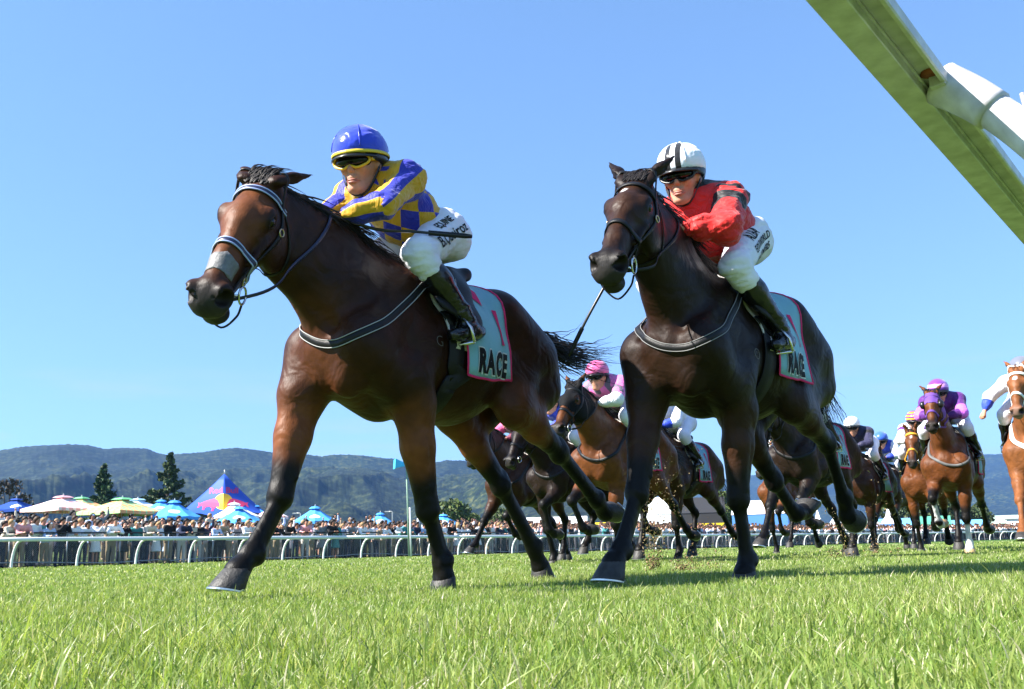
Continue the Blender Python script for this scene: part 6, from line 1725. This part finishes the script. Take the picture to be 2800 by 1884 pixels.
# farther along the fence the crowd reads as one mass
def crowd_mass():
    VV, FF, CC = [], [], []; base = 0; rng = np.random.default_rng(5); sm = {}
    for kd in ('stand', 'phone', 'folded'):
        ms = {}
        for part in ('body', 'shirt', 'trousers', 'hair'):
            me = KINDS[kd][part]; bm = bmesh.new(); bm.from_mesh(me); bmesh.ops.triangulate(bm, faces=bm.faces)
            bmesh.ops.dissolve_degenerate(bm, edges=bm.edges, dist=.02)
            tmp = bpy.data.meshes.new('tmp'); bm.to_mesh(tmp); bm.free()
            o = bpy.data.objects.new('tmp', tmp); COL.objects.link(o); d = o.modifiers.new('d', 'DECIMATE'); d.ratio = .10
            ev = bpy.data.meshes.new_from_object(o.evaluated_get(bpy.context.evaluated_depsgraph_get())); bpy.data.objects.remove(o)
            v = np.array([x.co[:] for x in ev.vertices]); f_ = np.array([x.vertices[:] for x in ev.polygons if len(x.vertices) == 3]); ms[part] = (v, f_)
        sm[kd] = ms
    for s in np.arange(31, 150, .34):
        for off in (2.3, 3.2, 4.6, 6.4, 9.0):
            if rng.random() < .25: continue
            p, n = fence_path(float(s) + rng.uniform(-.2, .2)); o_ = off + rng.uniform(-.4, .4) * (off > 2.5); q = p + n * o_; z = bank_z(o_)
            a = math.atan2(-n.y, -n.x) + rng.normal(0, .3); ca, sa = math.cos(a), math.sin(a); k = rng.uniform(.93, 1.07); ms = sm[('stand', 'phone', 'folded')[rng.integers(3)]]
            cols = dict(body=np.array(SKINS[rng.integers(4)].node_tree.nodes['Principled BSDF'].inputs['Base Color'].default_value[:3]), shirt=np.array(SH[rng.integers(len(SH)) if rng.random() < .6 else 0][1].node_tree.nodes['Principled BSDF'].inputs['Base Color'].default_value[:3]),
                        trousers=np.array((.03, .03, .035)) * rng.uniform(.5, 4), hair=np.array((.03, .018, .012)) * rng.uniform(.5, 3))
            for part, (v, f_) in ms.items():
                w = v * k; VV.append(np.stack([q.x + w[:, 0] * ca - w[:, 1] * sa, q.y + w[:, 0] * sa + w[:, 1] * ca, w[:, 2] + z], 1)); FF.append(f_ + base); CC.append(np.repeat(cols[part][None], len(v), 0)); base += len(v)
    me = np_mesh('distant_crowd', np.concatenate(VV), np.concatenate(FF)); set_col(me, np.concatenate(CC))
    o = link('distant_crowd', me, None, attr_mat('crowd_cloth', rough=.8, spec=.2)); tag(o, 'distant crowd packed along the fence towards the far turn', 'crowd', kind='stuff')
crowd_mass()
# ------------------------------------------------------------------ turf kicked up by the hooves
def debris():
    rng = np.random.default_rng(3); VV, FF, CC = [], [], []; base = 0
    def bit(P, s, c, thin):
        nonlocal base
        q = rng.normal(0, 1, (4, 3)) * s
        if thin: d = rng.normal(0, 1, 3); d /= np.linalg.norm(d); q = np.outer(np.array((-1, -.3, .4, 1)), d) * s * 3 + rng.normal(0, .12, (4, 3)) * s
        VV.append(P + q); FF.append(np.array([(0, 1, 2), (0, 2, 3), (0, 3, 1), (1, 3, 2)]) + base); CC.append(np.repeat(np.array(c)[None] * rng.uniform(.6, 1.4), 4, 0)); base += 4
    def plume(c, up, n, spread, s0):
        for i in range(n):
            t = rng.random() ** 1.5; P = np.array(c) + np.array(up) * t + rng.normal(0, spread * (.25 + t), 3) * np.array((1, 1, .8))
            if P[2] < .03: P[2] = .03 + rng.random() * .05
            g = rng.random()
            bit(P, s0 * rng.uniform(.35, 1.3) * (1.3 - .6 * t), (.20, .22, .05) if g < .45 else (.13, .085, .035) if g < .72 else (.26, .19, .09), g < .45)
    plume((.86, 6.2, .05), (.05, -.2, .60), 1100, .085, .0050)
    plume((1.0, 6.0, .03), (.30, -.1, .10), 600, .12, .004)
    plume((3.0, 9.2, .05), (.1, -.2, .5), 260, .16, .008)
    plume((4.6, 12.5, .05), (.2, -.2, .5), 200, .25, .010)
    for i in range(24):
        bit(np.array((rng.uniform(.8, 5.2), rng.uniform(5.5, 11), rng.uniform(.2, 1.0))), .006, (.05, .04, .02), False)
    me = np_mesh('debris', np.concatenate(VV), np.concatenate(FF)); set_col(me, np.concatenate(CC))
    o = link('debris', me, None, attr_mat('clod', rough=.9), False); tag(o, 'spray of torn grass and soil thrown up behind the second horse', 'debris', kind='stuff')
debris()
# ------------------------------------------------------------------ haze
if HAZE:
    mb = MB(); mb.box((0, 2400, 214.5), (9600, 5200, 431)); hz = mb.mesh('haze')
    m = bpy.data.materials.new('haze_air'); m.use_nodes = True; nt = m.node_tree; nt.nodes.remove(bsdf_of(m))
    v = nt.nodes.new('ShaderNodeVolumePrincipled'); v.inputs['Color'].default_value = (.22, .48, 1.0, 1); v.inputs['Density'].default_value = 1.1e-4; v.inputs['Anisotropy'].default_value = .2
    nt.links.new(v.outputs['Volume'], nt.nodes['Material Output'].inputs['Volume'])
    o = link('haze', hz, None, m, False); tag(o, 'thin blue summer haze in front of the hills', 'haze', kind='stuff')
